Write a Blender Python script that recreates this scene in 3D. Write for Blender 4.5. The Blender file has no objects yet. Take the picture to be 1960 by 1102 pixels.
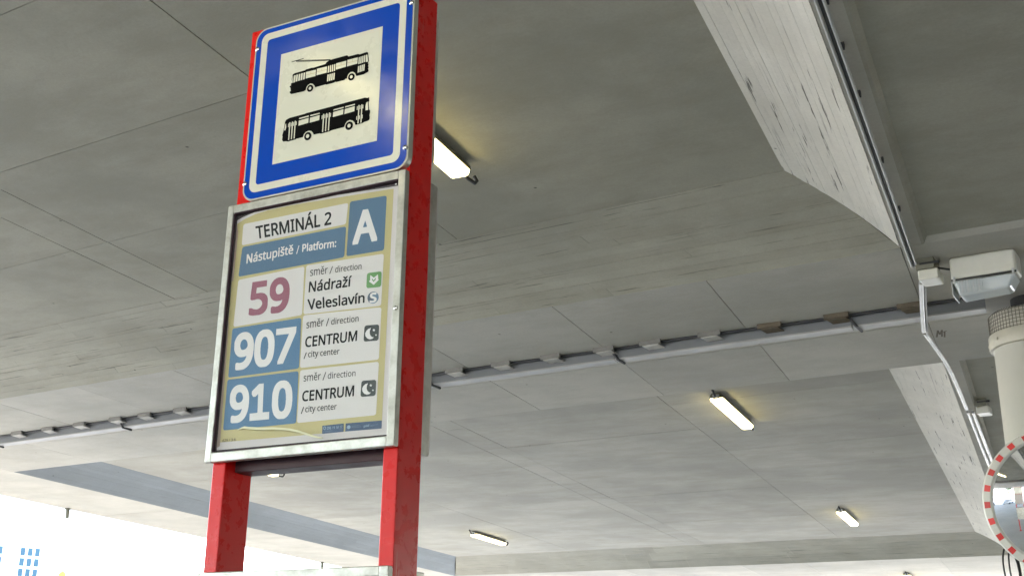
import bpy, bmesh, math, random
from mathutils import Vector, Matrix
from mathutils.geometry import tessellate_polygon
random.seed(7)
sc = bpy.context.scene
COL = sc.collection

# ------------------------------------------------------------------ camera
CAM_Z = 1.6
PW, PH, FPX = 1960.0, 1102.0, 2272.0
PITCH, ROLL, YAW = 0.32113, 0.012495, 0.48348      # camera pitch and roll; YAW turns the sign
_f = Vector((0, math.cos(PITCH), math.sin(PITCH)))
_u0 = Vector((0, -math.sin(PITCH), math.cos(PITCH)))
_x0 = Vector((1, 0, 0))
CX = math.cos(ROLL) * _x0 + math.sin(ROLL) * _u0
CU = -math.sin(ROLL) * _x0 + math.cos(ROLL) * _u0
cam_d = bpy.data.cameras.new('camera')
cam = bpy.data.objects.new('camera', cam_d)
COL.objects.link(cam)
cam_d.sensor_width = 36.0
cam_d.lens = 36.0 * FPX / PW
cam_d.clip_start = 0.05
cam_d.clip_end = 2000
cam.matrix_world = Matrix(((CX.x, CU.x, -_f.x, 0), (CX.y, CU.y, -_f.y, 0), (CX.z, CU.z, -_f.z, CAM_Z), (0, 0, 0, 1)))
sc.camera = cam

# ------------------------------------------------------------------ light
SUN_EL, SUN_AZ = math.radians(60), math.radians(-28)   # azimuth clockwise from +Y (camera forward)
w = bpy.data.worlds.new('World')
sc.world = w
w.use_nodes = True
nt = w.node_tree
bg = nt.nodes['Background']
sky = nt.nodes.new('ShaderNodeTexSky')
sky.sky_type = 'NISHITA'
sky.sun_disc = False
sky.sun_elevation = SUN_EL
sky.sun_rotation = SUN_AZ
sky.air_density = 1.0
sky.dust_density = 1.5
nt.links.new(sky.outputs[0], bg.inputs[0])
bg.inputs[1].default_value = 0.15
sd = bpy.data.lights.new('sun', 'SUN')
sd.energy = 3.4
sd.angle = math.radians(0.5)
sd.color = (1.0, 0.96, 0.90)
sun = bpy.data.objects.new('sun', sd)
COL.objects.link(sun)
sv = Vector((math.sin(SUN_AZ) * math.cos(SUN_EL), math.cos(SUN_AZ) * math.cos(SUN_EL), math.sin(SUN_EL)))
sun.rotation_euler = sv.to_track_quat('Z', 'Y').to_euler()
sun.location = sv * 50
sc.view_settings.view_transform = 'Standard'
sc.view_settings.look = 'None'
sc.view_settings.gamma = 1
sc.view_settings.use_curve_mapping = False
sc.view_settings.exposure = 4.0
sc.render.engine = 'CYCLES'
sc.cycles.max_bounces = 8
sc.cycles.diffuse_bounces = 6
sc.cycles.use_denoising = True

# ------------------------------------------------------------------ geometry of the place
def ray(px, py):
    return CX * ((px - 980) / FPX) + _f + CU * ((551 - py) / FPX)

H = 3.0                                              # camera to soffit, metres
EA = Vector((0.84786649, -0.53019645, -0.00375986))  # along the cross beams (to the right)
EB = Vector((0.41156688, 0.91112337, -0.02160779))   # along the road
EN = Vector((0.01501759, 0.01692582, 0.99974396))
MI = Matrix((EA, EB, EN)).transposed().inverted()
def C(a, b, h=1.0):
    """point of the deck: a across, b along, h level (1 = beam soffit), in units of H"""
    return Vector((0, 0, CAM_Z)) + (EA * a + EB * b + EN * h) * H
def ab(px, py, h=1.0):
    d = ray(px, py)
    c = MI @ (d * (h / EN.dot(d)))
    return c.x, c.y
SN = Vector((math.sin(YAW), math.cos(YAW), 0))
SU = Vector((math.cos(YAW), -math.sin(YAW), 0))
def sp(px, py, d):
    """sign-local x,z of a measured point on the upright plane at distance d"""
    r = ray(px, py)
    t = d / r.dot(SN)
    return (r.dot(SU) * t + 1.68, r.z * t + CAM_Z)

# ------------------------------------------------------------------ helpers
def tag(o, label=None, cat=None, group=None, kind=None):
    if label: o['label'] = label
    if cat: o['category'] = cat
    if group: o['group'] = group
    if kind: o['kind'] = kind
    return o
def empty(name, loc=(0, 0, 0), rz=0, label=None, cat=None, group=None):
    o = bpy.data.objects.new(name, None)
    COL.objects.link(o)
    o.location = loc
    o.rotation_euler = (0, 0, rz)
    o.empty_display_size = 0.1
    return tag(o, label, cat, group)

class MB:
    """collects faces, then links them as one mesh object"""
    def __init__(s): s.v = []; s.f = []
    def poly(s, pts):
        n = len(s.v); s.v += [tuple(p) for p in pts]; s.f.append(tuple(range(n, n + len(pts)))); return s
    def hexa(s, bot, top):
        n = len(s.v); s.v += [tuple(p) for p in bot] + [tuple(p) for p in top]
        s.f += [(n + 3, n + 2, n + 1, n), (n + 4, n + 5, n + 6, n + 7)]
        for i in range(4):
            j = (i + 1) % 4; s.f.append((n + i, n + j, n + 4 + j, n + 4 + i))
        return s
    def box(s, x0, x1, y0, y1, z0, z1, M=None):
        P = [Vector(p) for p in ((x0, y0, z0), (x1, y0, z0), (x1, y1, z0), (x0, y1, z0), (x0, y0, z1), (x1, y0, z1), (x1, y1, z1), (x0, y1, z1))]
        if M: P = [M @ p for p in P]
        return s.hexa(P[:4], P[4:])
    def prism(s, poly2, y0, y1, M=None):
        """polygon in x,z (counter-clockwise seen from -y) extruded y0..y1"""
        n = len(s.v); k = len(poly2)
        P = [Vector((x, y0, z)) for x, z in poly2] + [Vector((x, y1, z)) for x, z in poly2]
        if M: P = [M @ p for p in P]
        s.v += [tuple(p) for p in P]
        s.f.append(tuple(range(n, n + k))); s.f.append(tuple(range(n + 2 * k - 1, n + k - 1, -1)))
        for i in range(k):
            j = (i + 1) % k; s.f.append((n + j, n + i, n + k + i, n + k + j))
        return s
    def tube(s, pts, r, seg=10, caps=True):
        pts = [Vector(p) for p in pts]; n0 = len(s.v)
        up = None
        for i, p in enumerate(pts):
            t = (pts[min(i + 1, len(pts) - 1)] - pts[max(i - 1, 0)]).normalized()
            if up is None: up = t.orthogonal().normalized()
            up = (up - t * up.dot(t)).normalized(); sd_ = t.cross(up)
            rr = r[i] if isinstance(r, (list, tuple)) else r
            for k in range(seg):
                a = 2 * math.pi * k / seg
                s.v.append(tuple(p + (up * math.cos(a) + sd_ * math.sin(a)) * rr))
        for i in range(len(pts) - 1):
            for k in range(seg):
                q = n0 + i * seg; k2 = (k + 1) % seg
                s.f.append((q + k, q + k2, q + seg + k2, q + seg + k))
        if caps:
            s.f.append(tuple(range(n0 + seg - 1, n0 - 1, -1)))
            q = n0 + (len(pts) - 1) * seg; s.f.append(tuple(range(q, q + seg)))
        return s
    def lathe(s, prof, seg=48, M=None, caps=True):
        """profile (r, z) turned about z"""
        n0 = len(s.v)
        for r, z in prof:
            for k in range(seg):
                a = 2 * math.pi * k / seg
                p = Vector((r * math.cos(a), r * math.sin(a), z))
                s.v.append(tuple(M @ p if M else p))
        for i in range(len(prof) - 1):
            for k in range(seg):
                q = n0 + i * seg; k2 = (k + 1) % seg
                s.f.append((q + k, q + k2, q + seg + k2, q + seg + k))
        if caps:
            s.f.append(tuple(range(n0 + seg - 1, n0 - 1, -1)))
            q = n0 + (len(prof) - 1) * seg; s.f.append(tuple(range(q, q + seg)))
        return s
    def build(s, name, mat, parent=None, smooth=False, bevel=0, bseg=2):
        me = bpy.data.meshes.new(name)
        me.from_pydata(s.v, [], s.f)
        if bevel:
            bm = bmesh.new(); bm.from_mesh(me)
            bmesh.ops.remove_doubles(bm, verts=bm.verts, dist=1e-6)
            bmesh.ops.bevel(bm, geom=list(bm.edges), offset=bevel, segments=bseg, profile=0.5, affect='EDGES', clamp_overlap=True)
            bm.to_mesh(me); bm.free()
        me.materials.append(mat)
        if smooth:
            me.polygons.foreach_set('use_smooth', [True] * len(me.polygons))
            me.set_sharp_from_angle(angle=math.radians(35))
        me.update()
        o = bpy.data.objects.new(name, me)
        COL.objects.link(o)
        if parent: o.parent = parent
        return o
def copy_tree(o, parent=None):
    c = o.copy(); COL.objects.link(c); c.parent = parent
    for ch in list(o.children): copy_tree(ch, c)
    return c

# ------------------------------------------------------------------ materials
def nmat(name):
    m = bpy.data.materials.new(name); m.use_nodes = True
    return m, m.node_tree, m.node_tree.nodes['Principled BSDF']
def N(t, ty, **kw):
    n = t.nodes.new(ty)
    for k, v in kw.items(): setattr(n, k, v)
    return n
def mixc(t, fac, a, b, blend='MIX'):
    n = N(t, 'ShaderNodeMix', data_type='RGBA', blend_type=blend)
    for i, v in ((0, fac), (6, a), (7, b)):
        if hasattr(v, 'links') or hasattr(v, 'is_linked'): t.links.new(v, n.inputs[i])
        else: n.inputs[i].default_value = v if i == 0 else (*v, 1)[:4]
    return n.outputs[2]
def ramp(t, src, p0, p1, c0=0.0, c1=1.0):
    n = N(t, 'ShaderNodeMapRange')
    t.links.new(src, n.inputs[0])
    n.inputs[1].default_value = p0; n.inputs[2].default_value = p1
    n.inputs[3].default_value = c0; n.inputs[4].default_value = c1
    return n.outputs[0]
def noise(t, vec, scale, detail=6, rough=0.6):
    n = N(t, 'ShaderNodeTexNoise')
    n.inputs['Scale'].default_value = scale; n.inputs['Detail'].default_value = detail; n.inputs['Roughness'].default_value = rough
    t.links.new(vec, n.inputs['Vector']); return n.outputs[0]
def mapping(t, vec, scale=(1, 1, 1), rz=0):
    # rotate first so that x runs along the boards, then stretch
    m1 = N(t, 'ShaderNodeMapping'); m1.inputs['Rotation'].default_value = (0, 0, rz); t.links.new(vec, m1.inputs[0])
    m2 = N(t, 'ShaderNodeMapping'); m2.inputs['Scale'].default_value = scale; t.links.new(m1.outputs[0], m2.inputs[0])
    return m2.outputs[0]
ANG_A = math.atan2(EA.y, EA.x); ANG_B = math.atan2(EB.y, EB.x)
def concrete(name, col, ang=0, streak=0.0, pits=0.0, vary=0.10, bump=0.25, stain=0.35):
    m, t, p = nmat(name)
    tc = N(t, 'ShaderNodeTexCoord').outputs['Object']
    al = mapping(t, tc, (0.16, 1.5, 1.5), -ang)
    big = ramp(t, noise(t, tc, 0.8, 6, 0.6), 0.42, 0.62)
    mid = ramp(t, noise(t, mapping(t, tc, (0.45, 1, 1), -ang), 2.6, 9, 0.72), 0.44, 0.64)
    fine = noise(t, tc, 60, 3, 0.7)
    c = mixc(t, ramp(t, big, 0, 1, 0, stain), col, tuple(x * y for x, y in zip(col, (0.66, 0.67, 0.67))))
    c = mixc(t, ramp(t, mid, 0, 1, 0, stain * 1.0), c, tuple(x * y for x, y in zip(col, (0.74, 0.73, 0.70))))
    c = mixc(t, ramp(t, fine, 0.3, 0.7, 0, 0.28), c, tuple(x * 0.62 for x in col))
    rnd = N(t, 'ShaderNodeObjectInfo').outputs['Random']
    hs = N(t, 'ShaderNodeHueSaturation'); t.links.new(c, hs.inputs['Color'])
    t.links.new(ramp(t, rnd, 0, 1, 1 - vary, 1 + vary), hs.inputs['Value'])
    c = hs.outputs[0]
    # small dark specks and rust spots
    vo = N(t, 'ShaderNodeTexVoronoi'); vo.inputs['Scale'].default_value = 2.3; t.links.new(tc, vo.inputs['Vector'])
    sp_ = ramp(t, vo.outputs['Distance'], 0.015, 0.035, 0.75, 0)
    c = mixc(t, sp_, c, (0.045, 0.04, 0.032))
    hgt = fine
    if streak:
        sn = noise(t, mapping(t, tc, (0.8, 34, 34), -ang), 1.0, 5, 0.7)
        st = ramp(t, sn, 0.60, 0.70, 0, streak)
        gate = ramp(t, noise(t, mapping(t, tc, (0.7, 2.5, 2.5), -ang), 1.3, 3, 0.5), 0.38, 0.56)
        mu = N(t, 'ShaderNodeMath', operation='MULTIPLY'); t.links.new(st, mu.inputs[0]); t.links.new(gate, mu.inputs[1])
        c = mixc(t, mu.outputs[0], c, (0.07, 0.062, 0.045))
    if pits:
        pn = noise(t, mapping(t, tc, (0.5, 15, 15), -ang), 1.9, 4, 0.65)
        pt = ramp(t, pn, 0.625, 0.655, 0, pits)
        c = mixc(t, pt, c, (0.05, 0.045, 0.035))
    t.links.new(c, p.inputs['Base Color'])
    p.inputs['Roughness'].default_value = 0.88
    p.inputs['Specular IOR Level'].default_value = 0.25
    b = N(t, 'ShaderNodeBump'); b.inputs['Strength'].default_value = bump; b.inputs['Distance'].default_value = 0.004
    t.links.new(hgt, b.inputs['Height'])
    b2 = N(t, 'ShaderNodeBump'); b2.inputs['Strength'].default_value = 0.12; b2.inputs['Distance'].default_value = 0.01
    t.links.new(mid, b2.inputs['Height']); t.links.new(b2.outputs[0], b.inputs['Normal'])
    t.links.new(b.outputs[0], p.inputs['Normal'])
    return m
CC = (0.375, 0.355, 0.285)  # tones below partly paint in light: coffers darkened, soffit lightened
M_PANEL = concrete('shade toned formed concrete', CC, ANG_A, vary=0.05, stain=0.6)  # shade of the recessed coffers put into the colour
M_PANEL_F = concrete('paler formed concrete', (0.43, 0.41, 0.35), ANG_A, vary=0.06, stain=0.6)  # far coffer, its brighter light put into the colour
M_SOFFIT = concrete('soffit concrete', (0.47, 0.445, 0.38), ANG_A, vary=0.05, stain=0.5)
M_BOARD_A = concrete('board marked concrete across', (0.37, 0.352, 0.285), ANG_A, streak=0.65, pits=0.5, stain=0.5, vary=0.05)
M_BOARD_B = concrete('board marked concrete along lit side', (0.64, 0.61, 0.53), ANG_B, streak=0.6, pits=0.8, vary=0.03, stain=0.4)  # web side facing the opening, daylight put into the colour
M_BOARD_L = concrete('board marked concrete edge beam shade', (0.215, 0.235, 0.245), ANG_B, streak=0.45, vary=0.05)  # inner side facing away, bluish shade put into the colour
M_CORE = concrete('concrete core', (0.20, 0.19, 0.16), 0, vary=0)

def simple(name, col, rough=0.5, metal=0.0, spec=0.5, dirt=0.0, dscale=8, coat=0.0, bump=0.0, dcol=None, vary=0.0):
    m, t, p = nmat(name)
    tc = N(t, 'ShaderNodeTexCoord').outputs['Object']
    nz = noise(t, tc, dscale, 6, 0.65)
    c = mixc(t, ramp(t, nz, 0.4, 0.72, 0, dirt), col, dcol or tuple(x * 0.55 for x in col))
    if vary:
        rnd = N(t, 'ShaderNodeObjectInfo').outputs['Random']
        hs = N(t, 'ShaderNodeHueSaturation'); t.links.new(c, hs.inputs['Color']); t.links.new(ramp(t, rnd, 0, 1, 1 - vary, 1 + vary), hs.inputs['Value']); c = hs.outputs[0]
    t.links.new(c, p.inputs['Base Color'])
    t.links.new(ramp(t, nz, 0.3, 0.75, max(rough - 0.08, 0.02), min(rough + 0.12, 1)), p.inputs['Roughness'])
    p.inputs['Metallic'].default_value = metal
    p.inputs['Specular IOR Level'].default_value = spec
    p.inputs['Coat Weight'].default_value = coat
    p.inputs['Coat Roughness'].default_value = 0.08
    if bump:
        b = N(t, 'ShaderNodeBump'); b.inputs['Strength'].default_value = bump; b.inputs['Distance'].default_value = 0.001
        t.links.new(noise(t, tc, 220, 2, 0.5), b.inputs['Height']); t.links.new(b.outputs[0], p.inputs['Normal'])
    return m
def red_paint():
    m, t, p = nmat('red painted steel')
    tc = N(t, 'ShaderNodeTexCoord').outputs['Object']
    nz = noise(t, tc, 5, 6, 0.6)
    c = mixc(t, ramp(t, nz, 0.35, 0.7, 0, 0.25), (0.72, 0.008, 0.006), (0.58, 0.006, 0.006))
    sc_ = noise(t, mapping(t, tc, (190, 190, 5)), 1.0, 2, 0.5)
    g = ramp(t, noise(t, tc, 3.5, 3), 0.5, 0.6)
    mu = N(t, 'ShaderNodeMath', operation='MULTIPLY'); t.links.new(ramp(t, sc_, 0.70, 0.74, 0, 0.7), mu.inputs[0]); t.links.new(g, mu.inputs[1])
    c = mixc(t, mu.outputs[0], c, (0.72, 0.42, 0.36))
    t.links.new(c, p.inputs['Base Color'])
    t.links.new(ramp(t, noise(t, tc, 30, 4), 0.3, 0.7, 0.22, 0.38), p.inputs['Roughness'])
    p.inputs['Specular IOR Level'].default_value = 0.28
    b = N(t, 'ShaderNodeBump'); b.inputs['Strength'].default_value = 0.25; b.inputs['Distance'].default_value = 0.0006
    t.links.new(noise(t, tc, 260, 2, 0.5), b.inputs['Height']); t.links.new(b.outputs[0], p.inputs['Normal'])
    return m
M_RED = red_paint()
def steel():
    m, t, p = nmat('worn stainless steel')
    tc = N(t, 'ShaderNodeTexCoord').outputs['Object']
    nz = noise(t, tc, 14, 7, 0.7)
    c = mixc(t, ramp(t, nz, 0.35, 0.7), (0.62, 0.61, 0.56), (0.36, 0.34, 0.29))
    t.links.new(c, p.inputs['Base Color'])
    p.inputs['Metallic'].default_value = 0.75
    t.links.new(ramp(t, nz, 0.3, 0.7, 0.32, 0.55), p.inputs['Roughness'])
    b = N(t, 'ShaderNodeBump'); b.inputs['Strength'].default_value = 0.15; b.inputs['Distance'].default_value = 0.001
    t.links.new(nz, b.inputs['Height']); t.links.new(b.outputs[0], p.inputs['Normal'])
    return m
M_STEEL = steel()
M_GALV = simple('galvanised metal', (0.55, 0.56, 0.55), 0.4, 0.8, dirt=0.5)
M_SCREW = simple('bright screw', (0.75, 0.73, 0.68), 0.2, 1.0)
M_BLUE = simple('blue sign film', (0.0, 0.06, 0.44), 0.14, spec=0.45, coat=0.0, dirt=0.1, bump=0.06)
M_WHITE = simple('white reflective film', (0.74, 0.71, 0.57), 0.28, spec=0.5, coat=0.3, dirt=0.06, bump=0.05)
M_PLATE = simple('aluminium plate rim', (0.62, 0.62, 0.55), 0.35, 0.5, dirt=0.3)
M_BLACK = simple('black sign film', (0.002, 0.002, 0.002), 0.5, spec=0.06)
M_PAPER = simple('poster paper', (0.60, 0.545, 0.52), 0.55, dirt=0.06, dscale=3)
M_CELL = simple('white printed cell', (0.66, 0.615, 0.58), 0.5, dirt=0.07, dscale=3)
M_YELLOW = simple('yellow printed ground', (0.50, 0.42, 0.17), 0.5, dirt=0.12, dscale=4)
M_PBLUE = simple('faded blue print', (0.035, 0.115, 0.21), 0.5, dirt=0.2, dscale=6, dcol=(0.05, 0.14, 0.24))
M_PBLUE2 = simple('brighter faded blue print', (0.035, 0.14, 0.27), 0.5, dirt=0.25, dscale=7, dcol=(0.055, 0.17, 0.30))
M_NAVY = simple('dark blue footer print', (0.018, 0.06, 0.14), 0.5, dirt=0.2)
M_TXT = simple('black print', (0.002, 0.0018, 0.003), 0.7, spec=0.03)
M_TXTW = simple('white print', (0.72, 0.69, 0.66), 0.5)
M_TXTP = simple('faded pink print', (0.27, 0.055, 0.10), 0.5, dirt=0.2)
M_TXTS = simple('pale blue print', (0.24, 0.35, 0.45), 0.5)
M_GREEN = simple('green print', (0.10, 0.27, 0.065), 0.5)
M_DARKG = simple('dark green print', (0.008, 0.014, 0.012), 0.5)
M_SBLUE = simple('steel blue print', (0.12, 0.20, 0.28), 0.5)
M_SGREY = simple('slate print', (0.08, 0.10, 0.14), 0.5)
M_MAROON = simple('dark maroon felt lining', (0.035, 0.012, 0.02), 0.8)
M_BLUSH = simple('poster edge seen through glass', (0.35, 0.25, 0.20), 0.6)
M_STRIP = simple('pale curved strip', (0.70, 0.66, 0.42), 0.5, dirt=0.1, dscale=30)
M_TRAY = simple('grey trunking', (0.17, 0.175, 0.175), 0.5, 0.1, dirt=0.3, dscale=2)
M_TRAYB = simple('trunking lid', (0.32, 0.31, 0.285), 0.45, dirt=0.2, dscale=3)
M_TRAYR = simple('salmon trunking lid', (0.75, 0.30, 0.20), 0.45, dirt=0.2, dscale=3)
M_CLIP = simple('clip plate', (0.50, 0.48, 0.43), 0.5, 0.2, dirt=0.4, dscale=20, vary=0.12)
M_CLIPR = simple('rusty clip plate', (0.12, 0.095, 0.06), 0.7, 0.1, dirt=0.5, dscale=20)
M_CLIPD = simple('dull clip foot', (0.20, 0.19, 0.165), 0.6, dirt=0.4, dscale=20)
M_CABLE = simple('black cable', (0.02, 0.02, 0.02), 0.5)
M_COND = simple('conduit metal', (0.38, 0.38, 0.35), 0.4, 0.3, dirt=0.03)
M_WPLAS = simple('white plastic housing', (0.60, 0.585, 0.50), 0.4, dirt=0.15, dscale=12)
M_COLUMN = simple('cream painted column', (0.44, 0.425, 0.36), 0.5, dirt=0.16, dscale=2.2)
M_RING = simple('cream ring', (0.48, 0.45, 0.36), 0.5, dirt=0.3, dscale=9)
M_MESHW = simple('wire mesh', (0.10, 0.09, 0.07), 0.6)
M_DARK = simple('dark rubber', (0.03, 0.03, 0.028), 0.8)
M_MRED = simple('mirror rim red', (0.62, 0.05, 0.045), 0.4, vary=0.2)
M_MWHITE = simple('mirror rim white', (0.62, 0.60, 0.54), 0.45, dirt=0.2)
M_HOUS = simple('olive lamp housing', (0.16, 0.155, 0.11), 0.5, dirt=0.3)
M_GREYP = simple('grey print', (0.05, 0.045, 0.04), 0.5, spec=0.15)
def emit(name, col, s):
    m, t, p = nmat(name)
    p.inputs['Base Color'].default_value = (0.8, 0.78, 0.7, 1)
    p.inputs['Roughness'].default_value = 0.3
    p.inputs['Emission Color'].default_value = (*col, 1)
    p.inputs['Emission Strength'].default_value = s
    return m
M_LIT = emit('lit diffuser', (1.0, 0.84, 0.40), 1.1)
def glass(name, col=(1, 1, 1), rough=0.02, alpha=0.15):
    m, t, p = nmat(name)
    p.inputs['Base Color'].default_value = (*col, 1)
    p.inputs['Roughness'].default_value = rough
    p.inputs['Alpha'].default_value = alpha
    return m
M_GLASS = glass('case glass', (0.75, 0.78, 0.78), 0.03, 0.035)
M_LENS = glass('lamp lens', (0.66, 0.70, 0.70), 0.12, 0.75)
def mirror():
    m, t, p = nmat('convex mirror')
    p.inputs['Base Color'].default_value = (0.92, 0.93, 0.94, 1)
    p.inputs['Metallic'].default_value = 1; p.inputs['Roughness'].default_value = 0.03
    return m
M_MIRROR = mirror()

# ------------------------------------------------------------------ ground
def ground_mat(name, c1, c2, sc_=0.6):
    m, t, p = nmat(name)
    tc = N(t, 'ShaderNodeTexCoord').outputs['Object']
    c = mixc(t, ramp(t, noise(t, tc, sc_, 8, 0.6), 0.35, 0.65), c1, c2)
    c = mixc(t, ramp(t, noise(t, tc, 90, 2, 0.6), 0.35, 0.65, 0, 0.4), c, tuple(x * 0.6 for x in c1))
    t.links.new(c, p.inputs['Base Color']); p.inputs['Roughness'].default_value = 0.9
    b = N(t, 'ShaderNodeBump'); b.inputs['Strength'].default_value = 0.4; b.inputs['Distance'].default_value = 0.01
    t.links.new(noise(t, tc, 120, 2), b.inputs['Height']); t.links.new(b.outputs[0], p.inputs['Normal'])
    return m
M_GROUND = ground_mat('pale paving', (0.36, 0.35, 0.33), (0.43, 0.42, 0.39))
M_ASPH = ground_mat('asphalt', (0.055, 0.055, 0.055), (0.08, 0.078, 0.075))
g = MB().poly([(-900, -900, 0), (900, -900, 0), (900, 900, 0), (-900, 900, 0)]).build('ground', M_GROUND)
tag(g, kind='structure')
def strip(a0, a1, z, b0=-40, b1=60):
    P = []
    for a, b in ((a0, b0), (a1, b0), (a1, b1), (a0, b1)):
        q = C(a, b, 0); P.append((q.x, q.y, z))
    return P
rd = MB().poly(strip(-16.0, -4.85, 0.004)).build('road', M_ASPH); tag(rd, kind='structure')
pv = MB()
pb = strip(-4.8, 1.2, 0.0); pt_ = strip(-4.8, 1.2, 0.14)
pv.hexa(pb, pt_)
pav = pv.build('pavement', ground_mat('light paving slabs', (0.44, 0.43, 0.40), (0.52, 0.50, 0.46))); tag(pav, kind='structure')

# ------------------------------------------------------------------ the deck overhead
HU = 1.10          # level of the coffer ceilings
TP = 0.004         # thickness of one formed panel
GAP = 0.0010       # half joint
A_L, A_LB = -4.59, -5.22                 # inner and outer edge of the left edge beam
A_W0, A_W1 = -0.245, -0.192              # narrow web beam
A_R0, A_R1 = 6.4, 7.2
ROWS = [(-9.0, -2.1), (2.60, 3.60), (8.35, 11.0)]     # soffits of the cross beams (b)
deck = MB()
deck.hexa([C(A_LB, -9.0, HU + TP + .001), C(A_R1, -9.0, HU + TP + .001), C(A_R1, 11, HU + TP + .001), C(A_LB, 11, HU + TP + .001)],
          [C(A_LB, -9.0, 1.42), C(A_R1, -9.0, 1.42), C(A_R1, 11, 1.42), C(A_LB, 11, 1.42)])
ceiling = deck.build('ceiling', M_CORE)
tag(ceiling, 'pale grey concrete underside of a road deck with coffers, beams and formwork panel joints', kind='structure')

def piece(name, P, off, mat, parent):
    """slab piece whose visible face is the quad P, its body reaching back by the vector off"""
    return MB().hexa(P, [p + off for p in P]).build(name, mat, parent)
def panel_grid(aedges, bedges, h, mat, parent, th=TP, jit=0.0005):
    up = EN * (th * H)
    for i in range(len(aedges) - 1):
        for j in range(len(bedges) - 1):
            hh = h + random.uniform(-jit, jit)
            a0, a1, b0, b1 = aedges[i] + GAP, aedges[i + 1] - GAP, bedges[j] + GAP, bedges[j + 1] - GAP
            piece('panel', [C(a0, b0, hh), C(a1, b0, hh), C(a1, b1, hh), C(a0, b1, hh)], up, mat, parent)
def lerp(p, q, t): return p + (q - p) * t
def board_face(P00, P10, P11, P01, rows, cuts, mat, parent, jit=0.0035, gap=0.003, th=0.02, sag=0.032):
    """sloped face: P00-P10 lower edge, P01-P11 upper edge; rows of boards with butt joints"""
    n = (P10 - P00).cross(P01 - P00).normalized()
    if n.z > 0: n = -n                      # face looks down
    L = (P10 - P00).length; Wd = (P01 - P00).length
    for r in range(rows):
        t0, t1 = r / rows, (r + 1) / rows
        js = sorted([0, 1] + [min(max((c + random.uniform(-.5, .5)) / cuts, 0.03), 0.97) for c in range(1, cuts)])
        for k in range(len(js) - 1):
            s0, s1 = js[k] + gap / L / 2, js[k + 1] - gap / L / 2
            u0, u1 = t0 + gap / Wd / 2, t1 - gap / Wd / 2
            off = n * random.uniform(0, jit)
            Q = [lerp(lerp(P00, P10, s), lerp(P01, P11, s), u) + off - n * (sag * 4 * u * (1 - u)) for s, u in ((s0, u0), (s1, u0), (s1, u1), (s0, u1))]
            piece('board', Q, -n * th, mat, parent)

# coffer ceilings
AL = [-4.40, -3.31, -2.355, -2.235, -1.30, -0.40]
A1 = [-4.40, -3.31, -2.30, -2.165, -1.295, -0.40]
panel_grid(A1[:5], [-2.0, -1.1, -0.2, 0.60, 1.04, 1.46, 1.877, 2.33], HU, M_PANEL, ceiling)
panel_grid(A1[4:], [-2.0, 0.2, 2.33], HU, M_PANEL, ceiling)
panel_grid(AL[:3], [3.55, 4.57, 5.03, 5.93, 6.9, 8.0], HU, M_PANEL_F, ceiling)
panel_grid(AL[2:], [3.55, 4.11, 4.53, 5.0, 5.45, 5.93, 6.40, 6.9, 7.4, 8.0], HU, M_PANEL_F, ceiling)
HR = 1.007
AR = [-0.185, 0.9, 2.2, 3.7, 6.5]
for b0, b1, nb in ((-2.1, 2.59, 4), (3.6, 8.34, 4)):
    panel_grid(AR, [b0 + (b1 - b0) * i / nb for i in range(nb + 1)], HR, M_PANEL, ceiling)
    MB().hexa([C(-.188, b0, HR + TP + .001), C(6.4, b0, HR + TP + .001), C(6.4, b1, HR + TP + .001), C(-.188, b1, HR + TP + .001)],
              [C(-.188, b0, HU + TP), C(6.4, b0, HU + TP), C(6.4, b1, HU + TP), C(-.188, b1, HU + TP)]).build('infill', M_CORE, ceiling)

# cross beams: core, soffit panels, sloped sides
SOF_A = [-4.59, -4.0, -3.53, -3.06, -2.58, -2.11, -1.64, -1.155, -0.717, -0.245, 0.4, 1.2, 2.0, 2.8, 3.6, 5.0, 6.4]
def cross_beam(b0, b1, near_run, far_run):
    e = 0.006
    bm = MB()
    for a0, a1, nr, fr in ((A_L, A_W0, -.03, -.01), (A_W0, A_R0, -.01, -.01)):
        bm.hexa([C(a0, b0 + e, 1 + TP), C(a1, b0 + e, 1 + TP), C(a1, b1 - e, 1 + TP), C(a0, b1 - e, 1 + TP)],
                [C(a0, b0 - nr, HU + TP), C(a1, b0 - nr, HU + TP), C(a1, b1 + fr, HU + TP), C(a0, b1 + fr, HU + TP)])
    o = bm.build('cross_beam', M_CORE, ceiling)
    if b0 > 0 and b1 < 9:
        m = 3.188
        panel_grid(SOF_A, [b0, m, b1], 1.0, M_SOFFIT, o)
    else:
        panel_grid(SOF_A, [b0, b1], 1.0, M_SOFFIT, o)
    return o
cb = [cross_beam(*ROWS[0], 0.02, 0.08), cross_beam(*ROWS[1], 0.31, 0.02), cross_beam(*ROWS[2], 0.42, 0.05)]
# near faces of the beams (looking towards the camera)
a0, a1 = A_L, A_W0
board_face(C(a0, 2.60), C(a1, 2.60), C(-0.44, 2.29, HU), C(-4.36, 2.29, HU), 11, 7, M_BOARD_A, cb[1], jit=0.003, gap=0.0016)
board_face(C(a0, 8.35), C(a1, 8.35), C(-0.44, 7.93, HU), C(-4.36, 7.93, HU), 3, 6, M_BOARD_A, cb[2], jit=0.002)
piece('side_panel', [C(A_W1, 2.598), C(A_R0, 2.598), C(A_R0, 2.57, HR), C(A_W1, 2.57, HR)], EB * .03, M_SOFFIT, cb[1])
piece('side_panel', [C(A_W1, 8.348), C(A_R0, 8.348), C(A_R0, 8.3, HR), C(A_W1, 8.3, HR)], EB * .03, M_SOFFIT, cb[2])
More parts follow.
